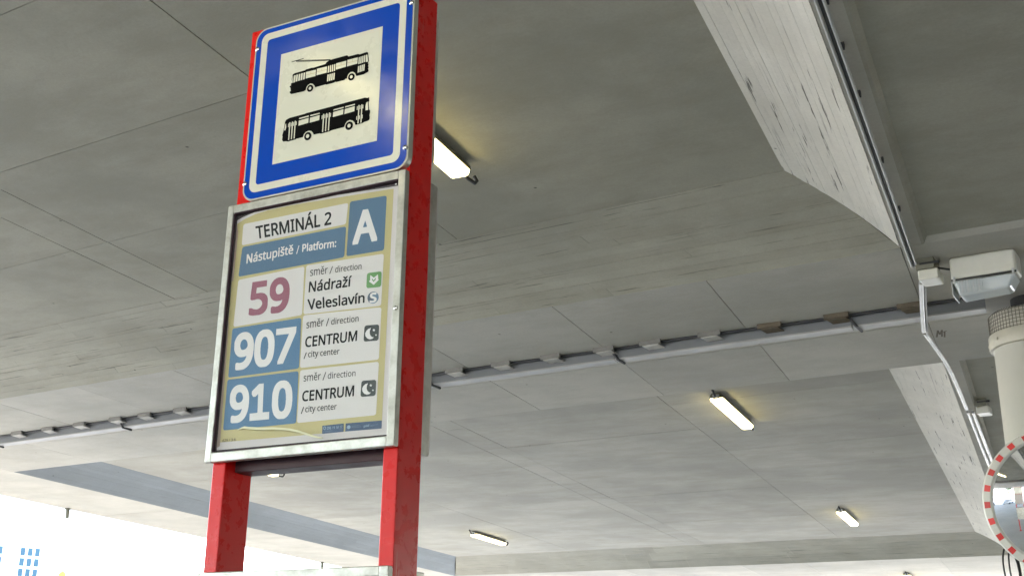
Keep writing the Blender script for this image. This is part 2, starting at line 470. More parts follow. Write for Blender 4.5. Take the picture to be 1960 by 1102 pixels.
# web beam between the left and right coffers, in two visible bays
def web(b0, b1, bu0, bu1, rows, cuts):
    o = MB().hexa([C(A_W0 + .01, b0, 1 + TP), C(A_W1 - .004, b0, 1 + TP), C(A_W1 - .004, b1, 1 + TP), C(A_W0 + .01, b1, 1 + TP)],
                  [C(A_W0 + .02, b0, HU + TP), C(A_W1 - .004, b0, HU + TP), C(A_W1 - .004, b1, HU + TP), C(A_W0 + .02, b1, HU + TP)]).build('web_beam', M_CORE, ceiling)
    nb = 4
    panel_grid([A_W0, A_W1], [b0 + (b1 - b0) * i / nb for i in range(nb + 1)], 1.0, M_SOFFIT, o)
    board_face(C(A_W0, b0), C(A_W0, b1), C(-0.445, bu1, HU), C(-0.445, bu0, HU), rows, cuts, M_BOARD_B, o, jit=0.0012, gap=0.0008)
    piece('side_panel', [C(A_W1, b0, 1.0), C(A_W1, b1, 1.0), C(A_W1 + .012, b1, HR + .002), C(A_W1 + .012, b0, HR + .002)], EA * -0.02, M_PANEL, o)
    return o
web(-2.1, 2.60, -2.0, 2.30, 15, 5)
web(3.60, 8.35, 3.62, 7.93, 12, 4)
# left edge beam
for (b0, b1, bu0, bu1) in ((-2.1, 2.6, -2.0, 2.3), (3.6, 8.35, 3.62, 7.93)):
    o = MB().hexa([C(A_LB + .01, b0, 1 + TP), C(A_L - .01, b0, 1 + TP), C(A_L - .01, b1, 1 + TP), C(A_LB + .01, b1, 1 + TP)],
                  [C(A_LB + .01, b0, HU + TP), C(A_L - .03, b0, HU + TP), C(A_L - .03, b1, HU + TP), C(A_LB + .01, b1, HU + TP)]).build('edge_beam', M_CORE, ceiling)
    panel_grid([A_LB, A_L], [b0 + (b1 - b0) * i / 4 for i in range(5)], 1.0, M_SOFFIT, o)
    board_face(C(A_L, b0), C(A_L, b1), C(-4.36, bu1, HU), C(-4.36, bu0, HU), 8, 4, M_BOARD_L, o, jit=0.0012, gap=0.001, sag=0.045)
for b0, b1 in ROWS:
    o = MB().hexa([C(A_LB + .01, b0, 1 + TP), C(A_L, b0, 1 + TP), C(A_L, b1, 1 + TP), C(A_LB + .01, b1, 1 + TP)],
                  [C(A_LB + .01, b0, HU + TP), C(A_L, b0, HU + TP), C(A_L, b1, HU + TP), C(A_LB + .01, b1, HU + TP)]).build('edge_beam', M_CORE, ceiling)
    panel_grid([A_LB, A_L], [b0, (b0 + b1) / 2, b1], 1.0, M_SOFFIT, o)
# outer face of the deck edge
piece('fascia', [C(A_LB, -9, 1.0), C(A_LB, 11, 1.0), C(A_LB, 11, 1.45), C(A_LB, -9, 1.45)], EA * 0.03, M_SOFFIT, ceiling)
# right edge beam
o = MB().hexa([C(A_R0, -9, 1), C(A_R1, -9, 1), C(A_R1, 11, 1), C(A_R0, 11, 1)], [C(A_R0, -9, HU + TP), C(A_R1, -9, HU + TP), C(A_R1, 11, HU + TP), C(A_R0, 11, HU + TP)]).build('edge_beam', M_SOFFIT, ceiling)
# unseen wall added at the far right to block light
def block_wall_mat():
    return simple('light blocking wall', (0.30, 0.28, 0.23), 0.7, dirt=0.3, dscale=1)
q0, q1, q2, q3 = C(A_R0 + .1, -9, 0), C(A_R0 + .1, 11, 0), C(A_R0 + .2, 11, 0), C(A_R0 + .2, -9, 0)
wl = MB().hexa([(q.x, q.y, 0) for q in (q0, q3, q2, q1)], [C(A_R0 + .1, -9, .995), C(A_R0 + .2, -9, .995), C(A_R0 + .2, 11, .995), C(A_R0 + .1, 11, .995)])
tag(wl.build('wall', block_wall_mat()), kind='structure')
# two hand-written capitals on the beam by the column
mk = MB()
for P in ([(1793, 645), (1795, 632)], [(1795, 632), (1799, 640)], [(1799, 640), (1803, 631)], [(1803, 631), (1803, 644)], [(1804, 635), (1812, 633)], [(1808, 634), (1808, 645)]):
    p, q = [C(*ab(x, y, .9995), .9993) for x, y in P]
    d_ = (q - p).cross(EN).normalized() * .007
    mk.poly([p - d_, q - d_, q + d_, p + d_])
mk.build('lettering', M_CLIPR, cb[1])

# ------------------------------------------------------------------ luminaires on the ceiling
def make_lamp():
    """luminaire hanging under the origin, long axis along +y"""
    r = empty('ceiling_light')
    Lh, W, Dp = 0.72, 0.078, 0.10
    M = Matrix.Rotation(math.pi / 2, 4, 'Z')
    hb = MB(); prof = [(-W, -0.055), (-W + .01, -0.02), (-W + .03, 0), (W - .03, 0), (W - .01, -0.02), (W, -0.055)]
    hb.prism([(x, z) for x, z in prof], -Lh, Lh)
    hb.build('housing', M_HOUS, r, bevel=0.004)
    db = MB(); prof = [(-W + .006, -0.0555), (W - .006, -0.0555), (W - .012, -0.085), (W - .03, -0.098), (-W + .03, -0.098), (-W + .012, -0.085)]
    db.prism(prof, -Lh + .012, Lh - .012)
    db.build('diffuser', M_LIT, r, bevel=0.004)
    for s in (-1, 1):
        MB().box(-.02, .02, s * .5 - .02, s * .5 + .02, 0, 0.012).build('mount', M_GALV, r)
        MB().box(-.035, .035, s * (Lh + .012) - .012, s * (Lh + .012) + .012, -.07, -.02).build('end_clip', M_GALV, r, bevel=0.003)
        pts = [(0.0, s * (Lh + .01), -.045), (0.02, s * (Lh + .07), -.075), (0.03, s * (Lh + .15), -.075), (0.02, s * (Lh + .20), -.035), (0.0, s * (Lh + .20), 0.0)]
        MB().tube(pts, 0.012, 8).build('cable', M_CABLE, r, smooth=True)
    return r
lamp0 = make_lamp()
LAMPS = [(-1.085, 1.68, 'lit ceiling light half hidden behind the red sign post, largest of the lights in view'),
         (-1.075, 4.235, 'lit ceiling light just past the cable trunking, in the middle of its coffer'),
         (-1.085, 6.955, 'small lit ceiling light in the same coffer, nearest the far right corner'),
         (-3.575, 6.99, 'lit ceiling light with looped black cable, near the far left corner of the coffer'),
         (-3.60, 4.25, 'lit ceiling light peeking out right below the crossbar of the bus stop sign'),
         (-1.25, -0.45, 'lit ceiling light overhead that mirrors as a glare patch on the blue sign'),
         (-3.58, 1.6, 'lit ceiling light in the near coffer towards the open street side'),
         (-3.58, -0.9, 'lit ceiling light in the near coffer at the street side behind the viewer')]
RB = math.atan2(EB.y, EB.x) - math.pi / 2
tilt = Matrix.Rotation(RB, 4, 'Z')
def place_lamp(o, a, b, h, label):
    p = C(a, b, h)
    z = EN; y = EB; x = y.cross(z).normalized(); y = z.cross(x).normalized()
    o.matrix_world = Matrix(((x.x, y.x, z.x, p.x), (x.y, y.y, z.y, p.y), (x.z, y.z, z.z, p.z), (0, 0, 0, 1)))
    tag(o, label, 'ceiling light', 'lit ceiling lights under the concrete deck')
srcs = [lamp0] + [copy_tree(lamp0) for _ in range(len(LAMPS))]
for o, (a, b, lab) in zip(srcs, LAMPS):
    place_lamp(o, a, b, HU - 0.004, lab)
place_lamp(srcs[-1], -1.02, 9.37, 0.996, 'lit ceiling light on the farthest beam, cut by the lower edge near the mirror')

# ------------------------------------------------------------------ cable trunking along the cross beam
TB0, TB1, THB = 3.028, 3.054, 0.966
tray = empty('cable_trunking', C(-2.5, 3.04, 0.98), 0, 'long grey cable trunking with white underside hung on the concrete beam', 'cable trunking')
def local(o, P):
    return [p - o.location for p in P]
strap_px = [(15, 842), (257, 808), (848, 730), (1195, 682), (1635, 612)]
sa = [ab(*q)[0] for q in strap_px]
edges = [-5.1] + sa + [-0.09]
for i in range(len(edges) - 1):
    x0, x1 = edges[i] + .0015, edges[i + 1] - .0015
    MB().hexa(local(tray, [C(x0, TB0, THB + .003), C(x1, TB0, THB + .003), C(x1, TB1, THB + .003), C(x0, TB1, THB + .003)]),
              local(tray, [C(x0, TB0, .9955), C(x1, TB0, .9955), C(x1, TB1, .9955), C(x0, TB1, .9955)])).build('trunking_body', M_TRAY, tray)
    MB().hexa(local(tray, [C(x0, TB0 - .004, THB - .001), C(x1, TB0 - .004, THB - .001), C(x1, TB1 + .008, THB - .001), C(x0, TB1 + .008, THB - .001)]),
              local(tray, [C(x0, TB0 - .004, THB + .0028), C(x1, TB0 - .004, THB + .0028), C(x1, TB1 + .008, THB + .0028), C(x0, TB1 + .008, THB + .0028)])).build('lid', M_TRAYR if i == 0 else M_TRAYB, tray)
for a in sa:
    pts = [C(a - .016, TB0 - .02, 0.997), C(a - .012, TB0 - .010, .993), C(a, TB0 - .007, .982), C(a + .012, TB0 - .007, THB - .002), C(a + .02, TB1 + .01, THB - .004)]
    MB().tube(local(tray, pts), 0.012, 8).build('strap', M_CABLE, tray, smooth=True)
clip_px = [(43, 828), (96, 818), (162, 811), (228, 800), (283, 792), (351, 782), (875, 707), (965, 695), (1062, 683), (1165, 670), (1252, 656), (1365, 641), (1480, 626), (1607, 608), (1748, 590), (420, 772), (500, 762), (590, 750), (700, 734), (790, 720)]
for i, q in enumerate(clip_px):
    a = ab(*q)[0]
    m = M_CLIPR if q[0] in (1480, 1607, 1748) else M_CLIP
    mf = M_CLIPR if q[0] in (1480, 1607, 1748) else M_CLIPD
    bm = MB().hexa(local(tray, [C(a - .028, TB0 - .030, .984), C(a + .022, TB0 - .030, .984), C(a + .034, TB0 - .002, .980), C(a - .016, TB0 - .002, .980)]),
                   local(tray, [C(a - .028, TB0 - .030, .9865), C(a + .022, TB0 - .030, .9865), C(a + .034, TB0 - .002, .9825), C(a - .016, TB0 - .002, .9825)]))
    c_ = bm.build('clip', m, tray)
    bb = MB().hexa(local(tray, [C(a - .036, TB0 - .034, .9868), C(a + .03, TB0 - .034, .9868), C(a + .03, TB0 - .024, .9868), C(a - .036, TB0 - .024, .9868)]),
                   local(tray, [C(a - .036, TB0 - .034, .9995), C(a + .03, TB0 - .034, .9995), C(a + .03, TB0 - .024, .9995), C(a - .036, TB0 - .024, .9995)]))
    bb.build('foot', mf, c_)
MB().tube(local(tray, [C(x, TB0 - .012 + .003 * math.sin(i * 1.7), .9955 - .001 * math.sin(i * 2.3)) for i, x in enumerate([-5.1 + .2 * k for k in range(26)])]), 0.012, 8).build('cable', M_CABLE, tray, smooth=True)

# ------------------------------------------------------------------ conduits along the web beam
HC = 0.988
cd = empty('conduit', C(-.23, 2, HC), 0, 'long bright metal cable conduit with dark slot running along the edge of the narrow beam', 'conduit', 'bright metal conduits by the column')
p0 = (-.228, -.5); p1 = (-.227, 2.705)
for k in range(3):
    c0 = [Vector(C(lerp(p0[0], p1[0], s) + (k - 1) * .0058, lerp(p0[1], p1[1], s), HC + (0.0035 if k == 1 else 0))) for s in [i / 12 for i in range(13)]]
    MB().tube(local(cd, c0), 0.0085 if k != 1 else 0.011, 8).build('tube' if k != 1 else 'cable', M_COND if k != 1 else M_CABLE, cd, smooth=True)
for q in ((1575, 10), (1612, 95), (1650, 185), (1690, 312), (1722, 405)):
    b = ab(q[0] - 8, q[1], HC)[1]
    MB().hexa(local(cd, [C(-.236, b, HC + .002), C(-.216, b, HC + .002), C(-.216, b + .010, HC + .002), C(-.236, b + .010, HC + .002)]),
              local(cd, [C(-.236, b, .9995), C(-.216, b, .9995), C(-.216, b + .010, .9995), C(-.236, b + .010, .9995)])).build('bracket', M_DARK, cd)
# bent lower conduit
c2 = empty('conduit', C(-.24, 3.2, HC), 0, 'short bent white conduit dropping from the small junction box across the trunking', 'conduit', 'bright metal conduits by the column')
HL = 0.962
pp = [(1763, 541), (1765, 590), (1768, 634)]
MB().tube(local(c2, [C(*ab(*q, HL), HL) for q in pp]), 0.016, 10).build('tube', M_COND, c2, smooth=True)
MB().tube(local(c2, [C(*ab(q[0] + 7, q[1] + 3, HL), HL + .003) for q in pp]), 0.010, 8).build('cable', M_HOUS, c2, smooth=True)
pp = [(1770, 637), (1790, 664), (1808, 690), (1822, 716), (1836, 748), (1850, 782)]
MB().tube(local(c2, [C(*ab(*q, .975), .975) for q in pp]), 0.017, 10).build('tube', M_COND, c2, smooth=True)
c3 = empty('conduit', C(-.22, 4.6, HC), 0, 'two thin parallel conduit tubes running behind the round mirror rim', 'conduit', 'bright metal conduits by the column')
for dx in (0, 9):
    MB().tube(local(c3, [C(*ab(q[0] + dx, q[1], .985), .985) for q in ((1853, 788), (1866, 822), (1880, 858), (1897, 900), (1915, 950))]), 0.016, 8).build('tube', M_COND, c3, smooth=True)

def axes_box(center, ea, sx, sy, sz, z0=0.0):
    """matrix with x along ea, z up"""
    x = Vector((ea.x, ea.y, 0)).normalized(); z = Vector((0, 0, 1)); y = z.cross(x)
    return Matrix(((x.x, y.x, 0, center.x), (x.y, y.y, 0, center.y), (0, 0, 1, center.z), (0, 0, 0, 1)))
def jbox(px, py, h, sx, lab, sy=.09, sz=.075):
    c = C(*ab(px, py, h), h)
    o = empty('junction_box', c, 0, lab, 'junction box', 'pale junction boxes beside the conduit')
    o.rotation_euler = (0, 0, ANG_A)
    MB().box(-sx, sx, -sy, sy, -sz, 0).build('cover', M_WPLAS, o, bevel=0.012, bseg=3)
    MB().box(-sx - .01, sx - .02, -sy - .01, sy, 0.001, sz + .02).build('base', M_HOUS, o, bevel=0.004)
    MB().box(-sx + .02, sx + .015, -sy - .012, -sy + .01, .03, .045).build('bracket', M_DARK, o)
    return o
jbox(1781, 521, .975, .068, 'small pale junction box at the bend of the conduit, left of the white lamp housing')
jbox(1883, 779, .985, .062, 'small pale junction box lower down, between the conduit and the column')
# thin cable from box to lamp housing
cc = MB().tube([C(*ab(*q, .985), .985) for q in ((1790, 512), (1812, 515), (1838, 517))], .008, 8).build('black_cable', M_CABLE, None, smooth=True)
tag(cc, 'short thin black cable between the small junction box and the white lamp housing', 'cable')

# ------------------------------------------------------------------ white box lamp beside the column head
hc = C(*ab(1888, 535, .945), .945)
bl = empty('floodlight', hc, ANG_A, 'white box floodlight with clear ribbed lens hung from a bracket beside the column head', 'floodlight')
MB().box(-.215, .215, -.10, .12, 0.0, .165).build('housing', M_WPLAS, bl, bevel=0.025, bseg=4)
lb = MB().hexa([Vector(p) for p in ((-.17, -.085, -.115), (.15, -.085, -.10), (.15, .10, -.10), (-.17, .10, -.115))],
               [Vector(p) for p in ((-.205, -.097, -.006), (.205, -.097, -.006), (.205, .115, -.006), (-.205, .115, -.006))])
lb.build('lens', M_LENS, bl, bevel=0.02, bseg=3)
for k in range(9):
    MB().box(-.165 + k * .018, -.157 + k * .018, -.0995, -.094, -.10, -.01).build('lens_rib', M_GALV if k % 2 else M_LENS, bl)
MB().box(-.16, .15, -.03, .03, -.03, -.008).build('reflector', M_GALV, bl)
MB().box(-.21, .21, -.1035, -.1005, -.008, .004).build('seal', M_DARK, bl)
MB().box(-.213, -.205, -.095, .1, -.11, -.008).build('hinge', M_GALV, bl, bevel=0.003)
MB().box(-.15, .13, -.02, .03, .19, .212).build('bracket', M_WPLAS, bl, bevel=0.002)
for x in (-.14, .12):
    MB().tube([(x, 0, .16), (x, 0, .235)], .010, 8).build('stud', M_WPLAS, bl)
    MB().tube([(x, 0, .225), (x, 0, .245)], .024, 10).build('nut', M_WPLAS, bl)
MB().tube([(x, .0, .24) for x in (-.14, .12)], .006, 6).build('rod', M_DARK, bl)
for x in (-.19, .19):
    MB().box(x - .008, x + .008, -.11, -.10, -.03, .02).build('latch', M_GALV, bl, bevel=0.002)

# ------------------------------------------------------------------ column with collar
HT = 0.962
ct = C(*ab(1975, 600, HT), HT)
RC = 0.325
column = empty('concrete_column', (ct.x, ct.y, 0), 0, 'round cream column with a mesh collar at its top, by the right edge', 'column')
zt = ct.z
MB().lathe([(RC - .03, 0.0), (RC - .03, zt - .26)], 64, caps=False).build('shaft', M_COLUMN, column, smooth=True)
MB().lathe([(RC - .031, zt - .275), (RC - .004, zt - .272), (RC, zt - .262), (RC, zt - .175), (RC - .006, zt - .165), (RC - .03, zt - .163)], 64, caps=False).build('ring', M_RING, column, smooth=True)
MB().lathe([(RC - .02, zt - .17), (RC - .02, zt - .015), (RC - .05, zt), (0.05, zt)], 64, caps=False).build('head', M_RING, column, smooth=True)
mw = MB()
for k in range(72):
    a = 2 * math.pi * k / 72
    c_, s_ = math.cos(a), math.sin(a)
    mw.tube([((RC - .014) * c_, (RC - .014) * s_, zt - .165), ((RC - .014) * c_, (RC - .014) * s_, zt - .02), ((RC - .045) * c_, (RC - .045) * s_, zt + .004)], .0022, 4, caps=False)
for j in range(6):
    z = zt - .155 + j * .027
    mw.tube([((RC - .014) * math.cos(2 * math.pi * k / 64), (RC - .014) * math.sin(2 * math.pi * k / 64), z) for k in range(65)], .0022, 4, caps=False)
mo = mw.build('wire_mesh', M_MESHW, column)
for k in range(8):
    a = 2 * math.pi * (k + .3) / 8
    MB().tube([((RC - .01) * math.cos(a), (RC - .01) * math.sin(a), zt - .22), ((RC + .008) * math.cos(a), (RC + .008) * math.sin(a), zt - .22)], .012, 8).build('bolt', M_RING, column)
MB().lathe([(.14, zt - .005), (.14, CAM_Z + H * .985)], 24).build('bearing', M_DARK, column)

# ------------------------------------------------------------------ convex mirror on the column
MD = 7.35
mc = Vector((0, 0, CAM_Z)) + ray(2030, 958) * MD
RM = 0.452
mdir = Vector((-0.35, -1.0, -0.12)).normalized()      # the way the mirror looks
mq = mdir.to_track_quat('Z', 'Y')
mr = empty('traffic_mirror', mc, 0, 'round convex traffic mirror with red and white rim fixed to the column', 'mirror')
mr.rotation_mode = 'QUATERNION'; mr.rotation_quaternion = mq
prof = [(0.0005, .085)] + [(r, .085 - r * r * 0.42) for r in [RM * .08 * i for i in range(1, 11)]] + [(RM * .87, .085 - (RM * .87) ** 2 * .42)]
MB().lathe(prof, 64, caps=False).build('mirror_glass', M_MIRROR, mr, smooth=True)
rimz = .085 - (RM * .87) ** 2 * .42
MB().lathe([(RM * .865, rimz - .01), (RM * .872, rimz + .012), (RM * .90, rimz + .018), (RM * .985, rimz + .004), (RM, rimz - .015), (RM * .98, rimz - .04), (.1, rimz - .07)], 96, caps=False).build('rim', M_MWHITE, mr, smooth=True)
for k in range(26):
    a0_ = 2 * math.pi * (k + .1) / 26; da = 0.046
    r0, r1 = RM * .905, RM * .98
    bm = MB()
    P = [(r0 * math.cos(a0_ - da), r0 * math.sin(a0_ - da), rimz + .0195), (r1 * math.cos(a0_ - da), r1 * math.sin(a0_ - da), rimz + .0075), (r1 * math.cos(a0_ + da), r1 * math.sin(a0_ + da), rimz + .0075), (r0 * math.cos(a0_ + da), r0 * math.sin(a0_ + da), rimz + .0195)]
    bm.hexa([Vector(p) - Vector((0, 0, .004)) for p in P], [Vector(p) for p in P]).build('red_mark', M_MRED, mr)
qi = mq.inverted()
colv = Vector((ct.x, ct.y, mc.z)) - mc
MB().tube([Vector((0, 0, rimz - .06)), qi @ (colv * .75)], .03, 12).build('bracket', M_GALV, mr, smooth=True)
# hanging cable loops below the mirror
for k, (px, r) in enumerate(((1936, .05), (1943, .035))):
    c0 = Vector((0, 0, CAM_Z)) + ray(px, 1090) * 8.0
    pts = [c0 + Vector((r * math.cos(t_), r * .5 * math.sin(t_), .16 * math.sin(t_) - .0 )) for t_ in [2 * math.pi * i / 24 for i in range(25)]]
    o = MB().tube(pts, .006, 6).build('cable_loop', M_CABLE, None, smooth=True)
    tag(o, ('wider' if k == 0 else 'narrower') + ' loop of black cable hanging at the column below the round mirror', 'cable', 'cable loops at the column')

# ------------------------------------------------------------------ drain pipes under the deck edge
for (px, py, lab) in ((131, 972, 'short dark drain spout under the deck edge at the left, against the sky'), (599, 1076, 'short dark drain spout under the deck edge, right above the lower display case')):
    a, b = ab(px, py)
    c = C(A_LB + .03, b, 1.0)
    o = empty('drain_spout', c, 0, lab, 'drain spout', 'drain spouts under the deck edge')
    MB().tube([(0, 0, .02), (0, 0, -.10), (.005, 0, -.17)], .035, 12).build('pipe', M_HOUS, o, smooth=True)
    MB().tube([(0, 0, -.005), (0, 0, -.02)], .055, 12).build('flange', M_HOUS, o)

# ------------------------------------------------------------------ the bus stop sign
SO = SN * 2.2 - SU * 1.68
sign = empty('bus_stop_sign', (SO.x, SO.y, 0.14), -YAW, 'red steel two post bus stop sign with blue bus symbol plate above framed route poster', 'bus stop sign')
ZB = -0.14   # sign-local z of world zero
def sbox(name, x0, x1, d0, d1, z0, z1, mat, parent=sign, bevel=0.0015):
    return MB().box(x0, x1, d0 - 2.2, d1 - 2.2, z0 + ZB, z1 + ZB).build(name, mat, parent, bevel=bevel)
sbox('post', -.287, -.2475, 2.2, 2.30, .14, 3.278, M_RED, bevel=.003)
sbox('post', .2045, .2435, 2.2, 2.30, .14, 3.278, M_RED, bevel=.003)
sbox('crossbar', -.2470, .2040, 2.2, 2.298, 3.20, 3.276, M_RED)
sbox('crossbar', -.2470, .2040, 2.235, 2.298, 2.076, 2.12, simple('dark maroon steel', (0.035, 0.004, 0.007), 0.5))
sbox('crossbar', -.2470, .2040, 2.2, 2.298, 2.715, 2.79, M_RED)
sbox('back_panel', -.2470, .2040, 2.294, 2.2985, 2.795, 3.195, M_RED)
for x in (-.267, .224):
    sbox('base_plate', x - .07, x + .07, 2.17, 2.33, .14, .155, M_RED)

def rrect(x0, x1, z0, z1, r, seg=8):
    P = []
    for cx_, cz_, s0 in ((x1 - r, z0 + r, -90), (x1 - r, z1 - r, 0), (x0 + r, z1 - r, 90), (x0 + r, z0 + r, 180)):
        for k in range(seg + 1):
            a = math.radians(s0 + 90 * k / seg)
            P.append((cx_ + r * math.cos(a), cz_ + r * math.sin(a)))
    return P
def ring(outer, inner, y, parent, name, mat):
    b = MB(); n = len(outer)
    b.v = [(x, y, z + ZB) for x, z in outer] + [(x, y, z + ZB) for x, z in inner]
    b.f = [(i, (i + 1) % n, n + (i + 1) % n, n + i) for i in range(n)]
    return b.build(name, mat, parent)
def flat(name, polys, d, mat, parent, thick=0.0):
    """flat prints: polygons in sign x,z on the plane d (tessellated)"""
    b = MB()
    for P in polys:
        n = len(b.v)
        b.v += [(x, d - 2.2, z + ZB) for x, z in P]
        for t_ in tessellate_polygon([[Vector((x, z, 0)) for x, z in P]]):
            tri = [P[i] for i in t_]
            ar = (tri[1][0] - tri[0][0]) * (tri[2][1] - tri[0][1]) - (tri[2][0] - tri[0][0]) * (tri[1][1] - tri[0][1])
            t_ = t_ if ar > 0 else (t_[0], t_[2], t_[1])
            b.f.append(tuple(n + i for i in t_))
    return b.build(name, mat, parent)
DP = 2.180
plate = MB().prism([(x, z + ZB) for x, z in rrect(-.2525, .2500, 2.762, 3.262, .036)], DP - 2.2, -0.0006).build('sign_plate', M_PLATE, sign)
def flatr(name, P, d, mat, parent): return flat(name, [P], d, mat, parent)
flatr('blue_field', rrect(-.2480, .2455, 2.7665, 3.2575, .032), DP - .0006, M_BLUE, plate)
ring(rrect(-.2312, .2275, 2.783, 3.2435, .022), rrect(-.2108, .2075, 2.803, 3.2235, .010), DP - .0012 - 2.2, plate, 'border_line', M_WHITE)
flatr('white_panel', [(-.1615, 2.8505), (.1585, 2.8505), (.1585, 3.168), (-.1615, 3.168)], DP - .0012, M_WHITE, plate)
def ZM(x0, y0, k, d):
    return lambda pts: [sp(x0 + x / k, y0 + y / k, d) for x, y in pts]
DS = DP - .0018
T = ZM(535, 90, 10.316, DS)
body = [(262, 545), (300, 522), (505, 462), (520, 448), (630, 415), (680, 410), (905, 340), (925, 308), (985, 268), (1050, 245), (1330, 168), (1352, 178), (1358, 192), (1550, 142), (1580, 150), (1725, 102), (1750, 118), (1752, 160), (1765, 275), (1745, 320), (1758, 345), (1748, 380), (1760, 405), (1748, 430), (1760, 465), (1750, 492), (1660, 545), (1520, 577),
        (1508, 560), (1490, 520), (1450, 492), (1400, 500), (1355, 545), (1335, 600), (1330, 628), (1300, 632), (1285, 655), (1118, 697), (1105, 690), (1080, 708), (925, 748), (915, 742), (705, 800), (690, 765), (655, 730), (610, 722), (560, 755), (530, 800), (520, 850), (480, 878), (232, 935), (205, 915), (198, 890), (222, 870), (215, 810), (200, 795), (200, 778), (225, 765), (228, 730), (240, 640)]
def disc(cx_, cy_, rx, ry, n=28, tiltp=0.0):
    return [(cx_ + rx * math.cos(2 * math.pi * k / n), cy_ - ry * math.sin(2 * math.pi * k / n) - tiltp * rx * math.cos(2 * math.pi * k / n)) for k in range(n)]
tb = flat('trolleybus_symbol', [T(body)], DS, M_BLACK, plate)
for q in (disc(607, 822, 62, 68, tiltp=.24), disc(1422, 597, 66, 70, tiltp=.24)): flat('wheel_print', [T(q)], DS - .0006, M_BLACK, plate)
def strokep(p, q, w0, w1=None):
    w1 = w1 or w0
    dx, dy = q[0] - p[0], q[1] - p[1]; l = math.hypot(dx, dy); nx, ny = -dy / l, dx / l
    return [(p[0] + nx * w0 / 2, p[1] + ny * w0 / 2), (p[0] - nx * w0 / 2, p[1] - ny * w0 / 2), (q[0] - nx * w1 / 2, q[1] - ny * w1 / 2), (q[0] + nx * w1 / 2, q[1] + ny * w1 / 2)]
flat('trolley_poles', [T(strokep((335, 275), (1010, 255), 14)), T(strokep((340, 297), (1000, 268), 10)), T(strokep((240, 302), (480, 230), 12)), T(strokep((332, 275), (345, 300), 12))], DS - .0003, M_BLACK, plate)
wins = [[(265, 578), (272, 582), (262, 712), (228, 722)], [(288, 570), (325, 560), (310, 700), (272, 712)]]
for i in range(4):
    x = 335 + i * 48; y = 556 - i * 13
    wins.append([(x, y), (x + 34, y - 9), (x + 20, y + 125), (x - 14, y + 134)])
for (x0, y0, x1, y1, hh) in ((528, 500, 722, 455, 130), (742, 438, 942, 390, 128), (1122, 330, 1322, 278, 124), (1345, 262, 1548, 212, 128)):
    wins.append([(x0, y0), (x1, y1), (x1 - 8, y1 + hh - 6), (x0 - 10, y0 + hh)])
for i in range(4):
    x = 962 + i * 40; y = 382 - i * 11
    wins.append([(x, y), (x + 24, y - 6), (x + 16, y + 126), (x - 10, y + 134)])
    wins.append([(x - 12, y + 172), (x + 14, y + 166), (x + 5, y + 298), (x - 22, y + 308)])
for i in range(4):
    x = 1566 + i * 36; y = 212 - i * 12
    wins.append([(x, y), (x + 24, y - 7), (x + 18, y + 126), (x - 8, y + 134)])
    wins.append([(x - 12, y + 174), (x + 13, y + 167), (x + 4, y + 294), (x - 22, y + 304)])
wins.append([(1710, 165), (1738, 155), (1752, 285), (1748, 298), (1705, 302)])
flat('trolleybus_windows', [T(w_) for w_ in wins], DS - .0006, M_WHITE, plate)
bars = []
for (x0, y0, x1, y1, hh) in ((528, 500, 722, 455, 130), (742, 438, 942, 390, 128), (1122, 330, 1322, 278, 124), (1345, 262, 1548, 212, 128)):
    bars.append(strokep((x0 - 4, y0 + 62), (x1 - 4, y1 + 62), 7)); bars.append(strokep(((x0 + x1) / 2, (y0 + y1) / 2), ((x0 + x1) / 2 - 4, (y0 + y1) / 2 + 56), 6))
flat('window_bars', [T(b_) for b_ in bars], DS - .0009, M_YELLOW, plate)
flat('hubs', [T(disc(607, 822, 27, 31, tiltp=.24)), T(disc(1422, 597, 27, 31, tiltp=.24))], DS - .0012, M_WHITE, plate)
# lower bus
B = ZM(535, 175, 10.016, DS)
body2 = [(105, 590), (125, 548), (190, 512), (490, 430), (510, 420), (1000, 292), (1280, 215), (1640, 122), (1690, 128), (1718, 112), (1722, 185), (1708, 205), (1718, 350), (1735, 362), (1738, 400), (1722, 460), (1732, 500), (1722, 545), (1690, 568), (1620, 590), (1600, 605), (1470, 645), (1450, 640), (1440, 600), (1405, 562), (1350, 550), (1295, 575), (1262, 620), (1240, 685), (1000, 748), (960, 768), (800, 812), (770, 808), (655, 830), (640, 795), (610, 762), (565, 755), (510, 775), (470, 820), (450, 880), (330, 908), (300, 925), (165, 965), (130, 958), (70, 965), (48, 935), (58, 870), (52, 845), (80, 740)]
flat('bus_symbol', [B(body2)], DS, M_BLACK, plate)
for q in (disc(543, 863, 68, 78, tiltp=.24), disc(1338, 663, 74, 80, tiltp=.24)): flat('wheel_print', [B(q)], DS - .0006, M_BLACK, plate)
w2 = [[(112, 635), (128, 622), (132, 690), (115, 750), (92, 752)]]
for i in range(3):
    x = 190 + i * 52; y = 600 - i * 14
    w2.append([(x, y), (x + 22, y - 5), (x - 2, y + 330), (x - 22, y + 340)])
for i in range(4):
    x = 170 + i * 50; y = 625 - i * 14
    w2.append([(x, y), (x + 14, y - 4), (x + 10, y + 62), (x - 5, y + 68)])
for (x0, y0, x1, y1) in ((380, 515, 565, 465), (595, 458, 775, 412), (1040, 350, 1232, 300), (1262, 292, 1448, 242)):
    w2.append([(x0, y0), (x1, y1), (x1 - 2, y1 + 24), (x0 - 6, y0 + 24)])
    w2.append([(x0 - 8, y0 + 52), (x1 - 4, y1 + 46), (x1 - 10, y1 + 142), (x0 - 16, y0 + 148)])
for i in range(3):
    x = 840 + i * 56; y = 440 - i * 14
    w2.append([(x, y), (x + 20, y - 5), (x - 2, y + 340), (x - 22, y + 345)])
for i in range(4):
    x = 815 + i * 54; y = 465 - i * 14
    w2.append([(x, y), (x + 14, y - 4), (x + 10, y + 66), (x - 5, y + 70)])
